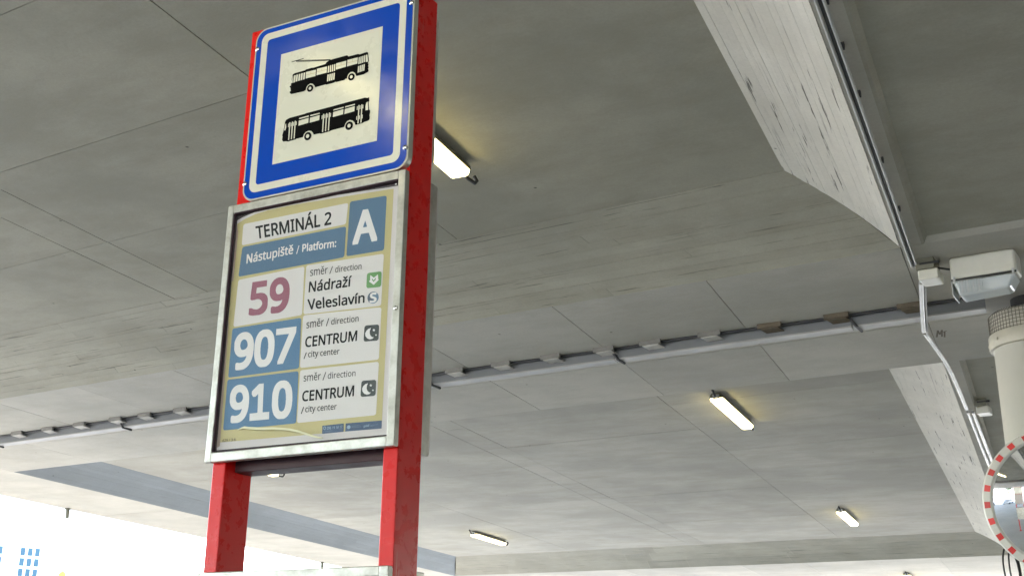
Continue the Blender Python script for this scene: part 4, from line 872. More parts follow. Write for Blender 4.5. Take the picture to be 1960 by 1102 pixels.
# lettering
import json
GLYPHS = json.loads(r"""{"0":{"/":[298,[[6,-8,75,-10,84,0,93,17,293,554,297,571,287,580,225,580,207,558,11,33,0,0]]],"2":[459,[[37,-8,409,-10,423,0,424,58,413,72,148,75,311,242,338,273,377,329,398,383,403,412,403,442,394,483,377,517,340,554,301,576,243,590,197,590,168,585,126,572,84,551,51,527,38,513,70,471,84,460,113,480,168,505,188,510,247,510,263,505,293,488,306,467,311,450,311,392,302,362,286,329,261,296,232,262,29,58,28,4]]],"3":[459,[[126,-12,249,-14,315,3,359,29,388,59,408,92,416,117,422,142,422,184,412,217,404,234,392,250,367,275,336,293,315,300,315,305,353,327,378,353,391,375,405,425,405,450,400,475,383,513,349,552,315,572,290,581,240,590,194,590,161,585,115,572,57,543,32,521,74,466,132,497,157,506,219,514,253,510,286,497,304,479,313,454,312,409,300,379,282,361,253,345,219,336,124,335,113,321,113,271,117,263,128,257,219,257,265,247,303,231,316,217,330,184,330,142,325,121,308,92,290,78,257,66,232,61,157,61,94,74,40,95,32,94,26,84,26,29,30,21,61,3,103,-9]]],"6":[459,[[196,-12,277,-14,311,-5,344,12,386,49,404,75,420,113,430,159,430,209,424,238,404,288,392,304,361,335,323,356,290,365,219,365,186,356,169,347,132,315,127,314,126,317,125,334,139,396,155,438,175,467,202,489,227,502,257,511,282,515,332,515,373,507,384,521,384,567,369,585,344,586,332,590,282,590,269,586,248,586,211,577,173,560,144,540,102,498,89,479,64,429,55,404,38,317,38,188,55,117,86,61,127,19,161,-1],[211,62,167,84,147,109,135,134,125,167,126,221,150,263,186,285,215,294,265,294,286,289,316,271,337,234,342,213,342,154,337,129,324,100,316,88,298,74,261,61]]],"9":[459,[[101,-12,203,-14,257,-1,307,24,336,48,362,79,395,138,408,175,421,242,421,271,426,284,426,367,412,438,395,479,367,521,336,552,311,568,282,581,236,590,207,590,161,581,123,564,107,552,69,514,47,475,39,450,34,429,34,346,39,325,61,278,107,232,157,211,178,207,236,207,290,224,332,260,337,259,330,204,316,159,291,113,271,92,232,70,198,61,140,57,86,67,80,63,76,54,76,0,86,-9],[198,278,178,282,151,296,139,309,126,334,117,375,117,404,122,434,126,450,139,475,169,502,194,511,223,513,253,510,296,488,312,467,333,417,338,388,337,363,333,346,316,317,290,295,257,282,236,277]]],"c":[385,[[196,-12,290,-14,336,-1,358,17,359,71,348,84,311,70,265,61,223,61,190,70,172,79,152,99,139,125,125,184,125,246,135,292,147,321,167,346,182,356,232,369,277,365,332,349,344,357,365,413,352,427,315,439,290,444,207,444,182,439,140,422,111,402,82,373,64,346,47,304,38,263,38,163,51,109,77,61,119,19,165,-5]]],"d":[493,[[180,-12,257,-14,277,-9,323,16,348,39,352,39,355,34,360,0,369,-9,419,-10,433,0,434,604,423,618,361,619,347,609,348,393,307,427,277,439,257,444,223,446,186,444,144,431,119,415,77,373,55,334,38,267,38,163,51,104,72,63,102,27,136,3,152,-5],[202,62,169,77,151,96,139,121,125,179,125,246,130,271,139,304,155,338,172,354,207,369,265,369,294,360,308,350,320,338,333,313,346,254,346,163,337,121,317,84,286,66,265,61]]],"e":[452,[[205,-12,307,-14,373,3,392,13,400,25,400,75,390,88,315,65,290,61,232,61,207,66,172,84,151,104,135,138,125,179,127,192,132,194,407,194,420,204,421,254,413,309,399,346,387,367,357,402,323,427,269,444,198,444,177,439,132,418,113,404,92,384,68,350,55,325,43,288,38,259,38,163,51,113,68,79,80,63,123,20,173,-5],[132,266,130,279,135,300,143,321,160,346,198,368,227,373,265,368,298,352,308,342,320,317,330,279,328,267,323,265]]],"i":[207,[[69,-8,133,-10,144,-4,148,4,148,425,142,435,133,440,75,440,67,435,60,425,60,4],[90,496,113,494,125,499,144,517,151,529,151,567,138,585,121,597,88,597,71,585,57,567,57,525,71,506]]],"m":[750,[[66,-8,131,-10,144,0,145,233,149,246,149,275,159,312,171,338,187,354,206,364,226,369,276,369,293,364,315,350,328,325,333,304,334,0,347,-10,406,-10,414,-6,420,4,420,271,434,321,449,346,468,360,497,369,551,369,576,360,589,347,599,329,608,292,609,0,622,-10,685,-10,695,4,695,275,691,288,691,325,674,379,647,410,626,426,585,443,556,444,543,448,506,444,472,435,433,412,401,380,364,419,347,430,306,444,260,448,214,439,193,430,143,393,138,400,136,421,122,439,68,439,58,425,58,4]]],"n":[496,[[66,-8,131,-10,144,0,145,229,149,242,149,271,154,296,171,333,181,347,201,360,235,369,297,368,318,360,336,346,349,317,354,288,354,0,368,-10,422,-10,435,-2,437,321,432,346,419,375,408,392,382,417,339,439,318,444,268,448,206,435,176,418,143,390,138,400,136,421,122,439,72,440,60,431,58,4]]],"o":[485,[[200,-12,282,-14,327,-1,352,12,400,54,420,84,433,109,446,159,450,184,450,246,441,296,420,346,396,379,369,406,327,431,282,444,244,446,198,443,157,431,113,404,86,377,60,338,47,304,38,263,38,167,51,117,72,75,102,40,136,12,169,-5],[211,62,194,66,173,77,152,99,139,125,125,184,125,246,130,271,139,304,151,329,165,347,186,360,215,369,269,369,298,360,321,346,345,309,359,259,359,171,345,121,329,92,317,79,273,61]]],"r":[331,[[66,-8,131,-10,144,0,145,233,150,267,163,304,183,333,226,360,243,365,289,365,301,360,314,365,320,375,326,429,314,443,264,448,222,439,179,412,143,376,137,388,136,421,122,439,72,440,59,429,58,4]]],"s":[384,[[114,-12,224,-14,262,-5,309,21,342,59,355,96,355,142,339,179,308,211,291,222,137,291,124,303,118,317,119,342,127,354,158,368,187,373,241,368,312,346,325,359,346,404,346,409,337,418,308,431,249,444,158,444,112,431,87,418,48,379,35,346,35,296,51,263,83,232,108,216,203,177,245,156,263,142,272,117,267,88,251,71,228,62,199,57,158,57,133,61,70,78,49,89,43,88,35,75,36,21,58,3,95,-9]]],"t":[289,[[161,-12,238,-14,267,-5,281,9,282,50,273,63,263,65,221,57,188,62,166,75,152,113,154,363,267,366,277,379,277,425,271,436,263,440,154,441,152,525,142,535,109,536,98,529,91,517,68,442,9,415,2,404,2,379,13,366,59,365,65,359,65,104,74,63,88,36,117,7,138,-5]]],"y":[409,[[20,-197,101,-199,130,-189,155,-174,190,-138,202,-122,223,-84,239,-42,414,420,414,428,405,438,338,439,325,428,209,104,204,108,181,178,85,428,72,439,9,439,-5,428,-5,420,165,-1,144,-59,127,-92,107,-113,63,-128,13,-124,1,-132,0,-184,9,-194]]],"ě":[452,[[205,-12,307,-14,373,3,392,13,400,25,400,75,390,88,315,65,290,61,232,61,207,66,172,84,151,104,135,138,125,179,127,192,132,194,407,194,420,204,421,254,413,309,399,346,387,367,357,402,323,427,269,444,198,444,177,439,132,418,113,404,92,384,68,350,55,325,43,288,38,259,38,163,51,113,68,79,80,63,123,20,173,-5],[132,266,130,279,135,300,143,321,160,346,198,368,227,373,265,368,298,352,308,342,320,317,330,279,328,267,323,265],[192,479,262,479,313,542,357,586,370,604,369,614,357,623,315,622,267,588,227,550,186,590,148,618,136,623,92,621,85,613,85,604,146,538]]]},"1":{"1":[459,[[211,-21,288,-22,301,-14,307,0,307,571,298,588,284,594,226,594,213,589,63,473,53,454,62,429,80,407,95,392,109,385,131,396,188,444,192,445,194,442,194,0,201,-14]]],"2":[459,[[32,-21,413,-23,428,-17,436,-4,436,62,430,77,418,85,181,88,320,229,363,282,398,342,411,379,416,408,416,446,406,488,386,529,353,562,305,589,247,602,193,602,147,593,122,585,72,560,38,535,25,517,29,500,43,482,63,456,76,449,93,449,126,472,172,493,193,498,243,498,259,493,282,479,294,462,299,446,298,392,290,367,268,328,224,275,21,71,16,58,16,0,22,-14]]],"6":[459,[[192,-25,282,-27,315,-18,357,3,394,36,412,63,433,109,442,154,442,213,437,242,412,300,377,340,327,368,294,377,215,377,182,368,148,349,144,350,142,354,164,425,184,454,215,481,257,497,286,502,327,502,373,494,390,503,396,517,396,571,388,588,373,597,348,598,336,602,277,602,265,598,244,598,207,589,161,568,132,548,82,494,51,434,43,409,25,321,25,184,43,113,76,50,115,11,157,-13],[215,74,180,92,155,121,147,138,138,171,139,217,159,250,190,272,219,282,261,282,282,277,307,260,324,229,330,209,330,159,324,134,307,99,286,82,257,73]]],"7":[459,[[104,-21,185,-23,203,-12,441,512,442,571,431,589,419,594,35,594,17,583,12,571,12,512,19,498,31,490,309,488,303,467,88,4,92,-12]]],"8":[459,[[175,-25,277,-27,327,-13,360,3,377,15,411,50,432,92,437,113,437,134,441,146,437,163,437,184,415,234,389,265,337,304,391,354,411,388,421,417,421,471,415,492,390,538,370,559,335,581,281,598,264,598,252,602,206,602,193,598,177,598,143,589,102,568,59,525,46,500,37,467,37,417,51,375,75,338,113,300,79,275,58,254,42,234,26,200,21,179,21,109,26,88,52,40,79,13,127,-13],[206,70,173,78,148,94,130,129,129,154,138,188,154,209,198,239,218,247,268,227,298,207,316,188,324,175,329,159,329,138,320,109,293,82,248,69],[223,357,189,374,159,400,150,421,151,463,168,486,189,497,210,502,248,502,268,497,287,488,303,471,308,459,307,421,299,400,278,379,243,357]]],"9":[459,[[96,-25,207,-27,261,-13,319,16,351,42,387,92,408,134,420,171,434,238,434,267,438,279,438,371,425,442,404,492,376,534,350,559,323,577,286,593,240,602,203,602,157,593,111,572,94,561,61,527,35,479,26,454,21,434,21,342,26,321,51,267,93,225,136,203,173,194,240,194,286,207,311,222,315,222,317,217,312,188,291,138,280,121,244,91,215,78,161,69,115,73,86,82,69,73,63,59,64,-4,73,-18],[203,291,182,295,165,303,147,321,135,350,130,379,134,425,147,463,182,493,198,498,244,498,261,493,283,479,304,454,320,413,326,371,316,342,290,312,257,295,232,290]]],":":[215,[[81,-28,129,-29,160,-11,176,18,176,72,158,99,133,115,83,115,62,103,48,89,40,72,40,14,51,-7,64,-20],[85,314,120,312,145,321,166,341,176,360,176,410,163,439,145,452,124,461,91,462,62,448,48,435,40,414,40,360,54,333]]],"C":[507,[[251,-25,382,-27,453,-9,471,0,479,13,480,75,474,89,461,97,453,98,366,77,291,77,241,91,220,103,189,134,177,150,156,200,147,246,147,325,160,384,173,413,189,438,216,464,266,489,324,498,336,494,361,494,399,485,449,465,457,466,470,474,500,538,500,550,486,568,432,589,353,602,299,602,245,594,211,585,153,556,132,540,97,504,69,463,44,404,30,346,30,225,52,138,85,75,122,34,153,12,203,-13]]],"E":[446,[[72,-21,394,-23,412,-12,417,0,417,62,411,77,399,85,178,85,172,92,174,247,382,248,396,254,405,271,404,333,399,343,386,351,174,353,173,488,399,490,411,498,417,512,417,571,407,589,394,594,78,594,60,583,55,571,55,0,61,-14]]],"I":[272,[[26,-21,236,-23,250,-17,258,-4,259,42,253,56,240,64,195,74,192,79,192,492,203,501,232,507,249,515,258,529,258,575,250,588,240,593,32,594,18,588,10,575,9,533,15,519,36,507,70,501,80,492,80,79,74,73,28,64,14,54,9,42,9,0,15,-14]]],"L":[420,[[72,-21,399,-23,413,-17,422,0,421,67,413,79,403,85,173,88,172,571,163,588,149,594,74,593,61,585,55,571,55,0,61,-14]]],"M":[727,[[72,-21,140,-23,154,-17,162,-4,165,375,179,346,306,4,315,-14,332,-23,386,-23,399,-18,408,-8,547,358,557,375,560,-4,568,-17,582,-23,649,-23,665,-14,672,0,672,571,663,588,649,594,544,594,527,583,375,188,366,167,361,164,204,579,194,589,182,594,78,594,61,585,55,571,55,0,61,-14]]],"N":[609,[[72,-21,140,-23,154,-17,162,-4,165,395,169,393,196,354,432,-14,449,-23,528,-23,544,-14,551,0,551,571,542,588,528,594,465,594,451,588,443,575,444,176,440,178,422,204,178,585,161,594,78,594,61,585,55,571,55,0,61,-14]]],"P":[485,[[72,-21,149,-23,163,-17,171,-4,174,201,257,202,311,211,349,224,403,256,424,277,441,304,450,321,463,367,462,446,454,475,433,517,403,548,386,560,340,580,303,590,278,590,265,594,78,594,60,583,55,571,55,0,61,-14],[174,308,173,488,253,490,282,485,319,469,341,442,349,400,346,371,330,338,303,320,269,310,244,306]]],"R":[499,[[72,-21,149,-23,163,-17,171,-4,172,208,178,215,253,212,390,-18,403,-23,486,-23,504,-12,509,0,504,12,362,246,400,271,436,307,458,350,463,371,463,450,454,483,430,525,390,560,332,585,274,594,78,594,60,583,55,571,55,0,61,-14],[174,320,174,488,257,490,286,485,319,472,340,452,347,433,347,379,341,362,325,342,303,328,261,319]]],"T":[446,[[181,-21,258,-23,272,-17,281,0,282,488,433,490,446,495,456,512,456,571,450,585,437,593,8,594,-6,588,-14,575,-15,512,-4,495,8,490,158,490,164,483,164,0,171,-14]]],"U":[586,[[233,-25,343,-27,406,-9,445,13,483,46,515,100,533,159,533,571,526,585,514,593,443,594,429,588,421,575,420,175,407,129,395,113,368,91,326,77,260,77,239,82,206,99,188,117,175,142,166,175,165,575,157,588,143,594,72,594,58,588,50,575,49,204,53,192,53,159,58,134,67,109,88,67,99,50,131,19,189,-13]]],"V":[481,[[202,-21,279,-22,292,-14,301,4,501,567,497,583,483,593,408,594,396,589,386,579,242,172,236,175,93,583,75,594,4,594,-10,588,-18,575,-19,562,-14,546,174,21,186,-8]]],"a":[450,[[126,-25,224,-26,270,-9,308,16,316,-10,337,-23,387,-22,397,-16,405,-4,406,325,401,346,396,363,376,400,347,429,312,447,274,457,187,457,108,435,74,418,65,404,65,392,86,342,104,328,116,328,137,339,187,356,229,361,258,356,276,346,284,338,293,313,291,279,212,277,199,273,179,273,112,256,70,232,43,204,32,188,18,150,18,84,27,54,45,24,64,4,104,-18],[174,70,149,78,136,92,131,109,131,129,139,150,158,168,179,177,224,186,291,189,293,146,284,117,272,100,254,87,224,74]]],"c":[385,[[192,-25,294,-27,340,-13,357,-5,370,13,371,75,362,92,348,98,307,82,261,73,227,73,194,82,182,90,160,113,147,142,138,188,138,242,147,288,155,309,180,338,198,347,236,357,277,352,332,336,340,337,354,346,370,384,379,417,365,435,319,452,294,457,257,457,244,461,232,457,202,457,165,447,127,431,98,411,73,385,55,359,35,309,25,267,25,159,39,104,69,49,107,11,161,-18]]],"d":[493,[[175,-25,265,-26,282,-22,344,12,352,-14,369,-23,427,-22,437,-16,445,-4,446,609,440,623,427,631,357,632,342,625,335,613,332,429,327,428,294,447,261,457,236,457,223,461,211,457,182,457,161,452,132,439,107,423,69,385,43,338,25,271,25,159,39,100,64,50,90,19,123,-5,148,-18],[207,74,182,86,161,107,151,125,138,184,138,242,142,267,151,300,164,325,184,346,211,357,261,357,296,342,311,327,320,309,334,250,334,167,324,125,312,100,304,92,282,78,261,73]]],"e":[452,[[200,-25,311,-27,336,-22,377,-9,402,3,413,21,412,84,404,96,394,102,386,102,348,87,311,77,286,73,236,73,211,78,184,92,161,115,147,142,142,163,141,179,144,181,411,182,425,188,433,200,434,259,425,313,412,350,395,379,369,411,336,435,319,443,273,457,194,457,173,452,119,427,101,413,82,394,60,363,43,329,30,292,25,263,25,159,39,109,60,67,90,32,123,3,169,-18],[148,278,145,279,147,296,172,338,202,356,232,361,261,356,286,344,299,329,308,313,314,279]]],"f":[276,[[85,-21,158,-23,172,-17,180,-4,181,350,187,356,270,357,283,365,289,379,289,429,283,443,266,452,183,453,181,492,191,518,204,530,216,535,237,535,287,523,295,524,308,532,317,550,331,592,325,610,308,622,250,635,208,635,154,622,125,605,100,581,82,550,68,504,67,450,4,426,-10,408,-11,379,-2,362,12,356,62,356,68,350,68,0,75,-14]]],"i":[207,[[65,-21,142,-22,154,-14,160,0,160,429,152,446,138,452,67,451,54,443,48,429,48,0,54,-14],[85,483,117,481,138,490,154,507,164,525,164,571,148,596,125,610,83,610,63,598,45,571,45,521,58,498]]],"l":[207,[[62,-21,139,-22,151,-14,158,0,158,608,149,625,135,631,64,630,51,623,45,608,45,0,51,-14]]],"m":[750,[[62,-21,135,-23,149,-17,157,-4,158,229,162,242,162,271,166,292,171,308,185,331,201,347,231,356,272,356,289,351,304,342,315,321,320,300,320,0,329,-17,343,-23,410,-23,428,-12,433,0,433,267,438,292,446,317,468,343,501,356,547,356,564,351,582,333,595,288,596,-4,604,-17,618,-23,685,-23,697,-18,708,0,708,279,704,292,704,329,699,350,690,375,674,404,653,425,614,447,585,456,560,456,547,460,501,456,468,447,435,430,401,404,374,429,351,443,314,455,289,456,276,460,256,460,210,451,151,422,139,443,126,451,68,452,56,447,45,429,45,0,51,-14]]],"n":[496,[[62,-21,135,-23,149,-17,157,-4,158,225,162,238,162,267,167,292,179,321,191,338,206,347,239,356,289,356,306,351,326,335,336,312,341,283,341,0,346,-12,364,-23,426,-23,443,-14,449,0,449,325,440,362,428,388,395,425,343,451,285,460,264,460,214,451,176,435,151,418,139,443,126,451,68,452,51,443,45,429,45,0,51,-14]]],"o":[485,[[196,-25,286,-27,332,-13,365,3,409,42,429,71,445,104,459,154,463,179,463,250,459,263,459,279,445,325,429,359,405,392,382,414,332,443,286,457,257,457,244,461,232,457,194,456,152,443,101,413,77,389,51,350,35,309,25,267,25,163,39,113,64,63,86,36,123,3,165,-18],[215,74,186,86,161,111,151,129,138,188,138,242,142,267,151,300,176,338,190,347,219,357,265,357,294,347,308,338,319,327,333,304,346,254,346,175,333,125,319,103,304,88,269,73]]],"p":[493,[[62,-213,135,-215,149,-209,157,-197,160,2,193,-14,239,-28,306,-28,326,-23,368,-6,401,18,428,49,453,99,461,124,470,178,470,253,461,308,449,345,426,384,386,424,347,446,293,460,251,460,197,446,172,434,160,423,151,421,141,441,126,450,68,451,54,445,46,433,45,-192,51,-207],[235,73,200,87,175,116,162,166,162,199,158,212,162,270,171,308,181,326,196,341,231,355,281,355,318,339,344,295,354,258,354,178,344,137,328,103,314,89,281,73]]],"r":[331,[[62,-21,135,-23,153,-12,158,0,158,229,167,279,191,321,231,347,247,352,285,352,310,348,326,357,333,371,337,417,341,429,336,442,326,451,314,456,293,456,281,460,231,455,185,435,151,409,149,425,140,442,126,451,68,452,50,442,45,429,45,0,51,-14]]],"s":[384,[[110,-25,228,-27,266,-18,322,13,350,46,363,71,368,92,368,146,349,189,320,219,303,231,253,256,183,282,149,299,130,321,131,338,141,347,162,356,191,361,237,356,270,347,308,332,316,332,334,346,359,400,359,413,349,427,312,443,253,457,216,457,203,461,191,457,153,457,108,443,74,427,40,392,22,350,22,292,41,253,70,223,95,207,233,147,253,131,260,113,250,88,237,78,195,69,162,69,133,74,74,91,49,102,31,96,22,79,22,21,27,9,37,-1,53,-9,91,-22]]],"t":[289,[[157,-25,242,-27,279,-13,293,4,294,54,285,71,271,77,217,69,192,74,174,88,165,117,166,350,267,352,279,357,290,375,290,429,281,446,267,452,167,454,165,525,160,538,142,548,104,548,87,538,57,454,-5,421,-10,409,-10,375,-4,361,9,353,46,352,52,346,52,100,62,59,78,25,104,-2,134,-18]]],"v":[407,[[160,-21,242,-23,260,-12,272,12,418,396,427,429,417,447,404,452,333,452,315,442,204,140,199,146,92,443,75,452,4,452,-14,442,-19,429,-14,404,136,8,146,-10]]],"y":[409,[[15,-209,105,-211,134,-202,167,-182,199,-151,210,-134,235,-88,252,-47,427,416,427,433,417,446,405,451,334,451,316,441,295,391,209,146,204,149,181,216,92,443,76,451,5,451,-13,441,-18,428,-17,416,151,-1,119,-80,94,-105,59,-115,38,-111,9,-111,-9,-122,-14,-134,-13,-188,-5,-201]]],"Á":[512,[[-6,-21,71,-23,88,-14,101,12,149,142,154,152,162,156,354,155,415,-4,423,-17,438,-23,508,-23,523,-17,530,-4,530,12,314,571,304,585,292,593,221,593,208,585,199,571,-22,4,-18,-12],[200,261,197,267,207,296,245,396,253,417,258,417,310,283,313,262],[210,608,262,607,296,631,348,683,389,733,394,754,388,768,371,777,288,777,273,771,255,738,195,646,195,625,200,615]]],"á":[450,[[126,-25,224,-26,270,-9,308,16,316,-10,337,-23,387,-22,397,-16,405,-4,406,325,401,346,396,363,376,400,347,429,312,447,274,457,187,457,108,435,74,418,65,404,65,392,86,342,104,328,116,328,137,339,187,356,229,361,258,356,276,346,284,338,293,313,291,279,212,277,199,273,179,273,112,256,70,232,43,204,32,188,18,150,18,84,27,54,45,24,64,4,104,-18],[174,70,149,78,136,92,131,109,131,129,139,150,158,168,179,177,224,186,291,189,293,146,284,117,272,100,254,87,224,74],[181,467,229,465,258,482,331,554,355,584,364,604,363,617,358,627,341,636,262,636,245,627,165,504,165,484,170,474]]],"í":[207,[[63,-21,140,-22,153,-14,159,0,159,429,150,446,136,452,65,451,53,443,46,429,46,0,53,-14],[55,467,107,465,136,481,205,550,229,579,242,604,241,617,236,627,219,635,140,635,123,627,39,496,39,483,44,473]]],"ž":[377,[[25,-21,344,-23,362,-12,367,0,367,54,360,68,348,76,157,79,172,104,353,358,363,379,363,429,352,447,340,452,48,452,30,442,25,429,25,379,31,365,44,357,215,356,219,354,220,350,13,58,8,46,8,0,15,-14],[146,467,223,465,237,471,292,542,341,592,346,612,340,627,323,635,269,635,230,608,191,575,185,574,145,608,106,635,56,635,42,629,33,612,38,592,50,575,110,510,135,473]]]},"2":{"0":[459,[[175,-37,277,-39,310,-30,358,-4,393,32,420,75,436,121,450,192,450,229,454,242,454,329,450,342,450,379,436,446,420,492,398,531,358,575,314,602,264,615,193,615,164,610,123,593,93,573,59,534,34,488,17,429,8,375,8,204,17,150,38,84,64,36,106,-6,139,-26],[218,87,185,102,163,138,146,217,146,271,141,292,146,304,146,354,150,367,150,384,167,446,193,477,214,486,243,486,264,477,279,463,295,434,312,354,312,309,316,296,316,279,312,267,312,217,295,138,270,100,239,87]]],"1":[500,[[19,-25,458,-25,457,101,316,102,309,108,307,597,203,597,48,479,48,425,82,382,136,382,186,423,191,424,192,421,193,108,186,102,20,101]]],"5":[459,[[115,-29,271,-31,334,-13,363,3,394,29,410,50,427,84,436,121,436,242,427,275,414,300,398,321,359,352,301,372,276,373,263,377,163,376,161,379,165,392,165,429,169,442,171,480,396,483,396,597,62,596,57,567,57,529,53,517,53,475,48,463,48,425,44,413,44,371,40,359,41,279,63,262,76,257,138,257,176,265,217,265,251,256,280,239,292,227,306,204,315,175,310,154,294,125,267,99,242,87,226,82,192,77,130,91,71,115,25,113,24,0,30,-5,59,-18]]],"7":[459,[[85,-25,211,-25,445,492,444,597,10,596,10,487,294,483,84,25]]],"9":[459,[[88,-37,215,-39,257,-30,307,-9,357,27,382,57,400,84,420,125,433,163,446,229,446,259,451,271,451,379,437,450,416,500,388,542,357,572,332,589,294,606,248,615,194,615,148,606,103,585,86,573,48,535,22,488,14,463,9,442,9,334,14,313,39,259,82,215,128,191,165,182,248,182,286,193,296,192,291,171,269,132,250,113,219,95,186,86,165,86,153,82,94,94,78,94,59,84,51,67,51,-12,65,-30],[211,303,190,307,173,316,161,328,147,359,142,392,151,438,167,463,190,481,203,485,236,486,261,477,283,459,300,429,308,404,312,375,304,350,283,325,261,312]]],"A":[512,[[-26,-25,96,-26,105,-8,161,142,171,152,342,151,351,133,412,-26,534,-25,535,33,318,592,312,597,204,598,195,592,-26,25],[212,266,211,275,249,375,254,384,258,384,293,296,301,267]]],"N":[609,[[52,-25,161,-27,167,-21,169,364,187,342,423,-25,553,-25,553,597,444,598,438,592,436,214,431,217,186,597,52,596]]],"S":[440,[[118,-37,258,-39,312,-26,370,7,403,40,425,79,435,113,435,196,430,217,403,264,376,292,328,322,195,378,164,404,155,425,156,442,164,459,178,472,208,482,262,482,303,472,358,452,374,452,387,457,400,475,422,538,422,554,417,567,405,579,387,589,333,606,283,611,270,615,199,615,166,610,124,597,73,567,49,544,27,509,14,459,14,404,23,363,49,315,78,286,108,266,158,241,220,218,270,193,288,175,297,150,288,121,274,107,262,99,228,90,162,90,103,103,49,123,28,122,14,113,5,96,5,13,11,0,20,-9,45,-22,95,-35]]],"i":[207,[[61,-17,142,-19,152,-12,156,-4,156,433,150,444,142,448,67,448,58,444,52,433,52,-4],[81,488,125,486,142,498,160,521,160,575,146,594,129,605,79,605,63,594,49,575,49,517,63,498]]],"p":[493,[[58,-209,139,-211,153,-201,156,8,160,9,189,-10,235,-24,310,-24,331,-19,364,-6,397,18,428,53,449,95,457,120,466,174,466,258,457,312,444,349,426,380,382,424,351,442,297,455,247,455,193,442,147,413,144,433,131,446,64,447,50,437,49,-197],[239,69,222,73,196,87,185,98,171,120,158,170,158,203,154,216,158,237,158,266,167,303,179,328,191,341,206,350,231,359,276,360,306,350,320,341,349,291,358,253,358,183,349,141,340,120,324,95,301,77,276,69]]],"s":[384,[[105,-21,233,-23,270,-13,318,13,350,50,364,88,364,150,349,185,316,219,299,231,145,299,133,311,126,325,127,334,137,347,166,360,195,365,266,352,303,337,320,337,334,350,355,396,355,417,345,427,316,439,258,452,220,452,208,457,187,452,149,452,103,439,78,427,40,388,26,354,26,288,41,257,74,223,99,207,195,168,237,147,253,135,263,113,259,96,241,78,220,70,191,65,141,69,78,87,58,97,35,96,26,84,27,13,49,-5,87,-18]]],"t":[289,[[152,-21,246,-23,275,-13,289,0,290,59,284,69,275,73,254,73,217,66,196,70,174,84,161,121,162,354,275,357,286,371,286,434,279,444,271,448,163,450,160,534,146,544,100,544,90,538,82,525,59,450,4,427,-5,417,-6,371,4,357,50,357,57,350,57,96,66,54,79,28,109,-2,129,-13]]],"u":[496,[[165,-21,263,-23,297,-13,330,3,347,16,354,-8,363,-18,430,-18,444,-8,445,434,434,447,355,448,341,438,340,184,335,154,327,125,311,96,301,87,276,74,255,69,209,69,184,78,166,96,154,125,152,438,138,448,59,448,45,438,45,146,49,134,49,96,54,75,75,34,101,7,126,-9]]],"á":[450,[[122,-21,229,-22,266,-9,308,20,313,13,315,-4,329,-18,387,-18,401,-8,401,329,392,367,379,394,343,429,316,443,279,452,183,452,104,431,79,418,69,409,68,392,73,375,86,346,99,332,120,332,141,343,191,360,224,365,254,360,280,346,292,325,297,309,295,275,208,273,149,264,108,252,74,232,43,200,32,184,22,154,22,79,32,50,45,28,69,4,99,-13],[179,66,145,78,132,96,126,125,139,154,154,168,199,185,229,190,295,193,296,146,288,121,274,99,245,78,216,69],[177,471,233,469,254,482,331,559,355,588,360,600,360,617,356,625,345,632,258,632,249,627,169,509,168,484]]],"ě":[452,[[196,-21,315,-23,382,-5,400,4,409,17,409,84,398,97,382,97,344,82,307,73,282,69,240,69,215,74,180,92,160,113,143,146,138,167,137,184,140,185,415,186,429,196,430,263,425,275,425,296,420,321,408,354,382,394,362,413,323,439,277,452,190,452,157,443,123,427,84,392,60,359,47,334,34,292,30,267,30,154,43,104,60,71,71,54,115,12,165,-13],[144,274,141,275,143,292,151,313,168,338,207,360,232,364,269,356,296,338,312,309,318,275],[184,471,271,471,321,534,363,575,379,596,377,623,365,632,307,631,259,596,227,567,192,600,148,631,84,629,76,621,76,596,138,529]]],"š":[384,[[105,-21,233,-23,270,-13,318,13,350,50,364,88,364,150,349,185,316,219,299,231,145,299,133,311,126,325,127,334,137,347,166,360,195,365,266,352,303,337,320,337,334,350,355,396,355,417,345,427,316,439,258,452,220,452,208,457,187,452,149,452,103,439,78,427,40,388,26,354,26,288,41,257,74,223,99,207,195,168,237,147,253,135,263,113,259,96,241,78,220,70,191,65,141,69,78,87,58,97,35,96,26,84,27,13,49,-5,87,-18],[148,471,238,471,285,534,342,592,341,623,328,632,270,631,243,613,191,567,155,600,112,631,48,629,40,621,40,596,105,525]]]}}""")   # outlines: weight > character > [advance, contours], 1/1000 units
def text_mesh(s, bold):
    """flat filled letters from the outlines above"""
    gl = GLYPHS[str(bold)]
    x = 0.0; vs = []; fs = []
    for ch in s:
        if ch == ' ':
            x += .22; continue
        adv, cs = gl[ch]
        loops = [[Vector((c[2 * k] / 1000 + x, c[2 * k + 1] / 1000, 0)) for k in range(len(c) // 2)] for c in cs]
        loops = [[p for i, p in enumerate(L) if (p - L[i - 1]).length > 1e-5] for L in loops]
        def area(L): return sum(L[i - 1].x * L[i].y - L[i].x * L[i - 1].y for i in range(len(L))) / 2
        def inside(p, L):
            r = False
            for i in range(len(L)):
                a, b = L[i - 1], L[i]
                if (a.y > p.y) != (b.y > p.y) and p.x < (b.x - a.x) * (p.y - a.y) / (b.y - a.y) + a.x: r = not r
            return r
        loops.sort(key=lambda L: -abs(area(L)))
        groups = []
        for L in loops:
            for g_ in groups:
                if inside(L[0], g_[0]):
                    g_.append(L); break
            else: groups.append([L])
        for g_ in groups:
            flat_ = [p for L in g_ for p in L]; n = len(vs)
            vs += [tuple(p) for p in flat_]
            for t_ in tessellate_polygon(g_):
                a, b, c = (flat_[i] for i in t_)
                ar = (b.x - a.x) * (c.y - a.y) - (c.x - a.x) * (b.y - a.y)
                if abs(ar) < 1e-12: continue
                t_ = t_ if ar > 0 else (t_[0], t_[2], t_[1])
                fs.append(tuple(n + i for i in t_))
        x += adv / 1000
    return vs, fs
def cap(bold):
    return (0.0, 0.5726)
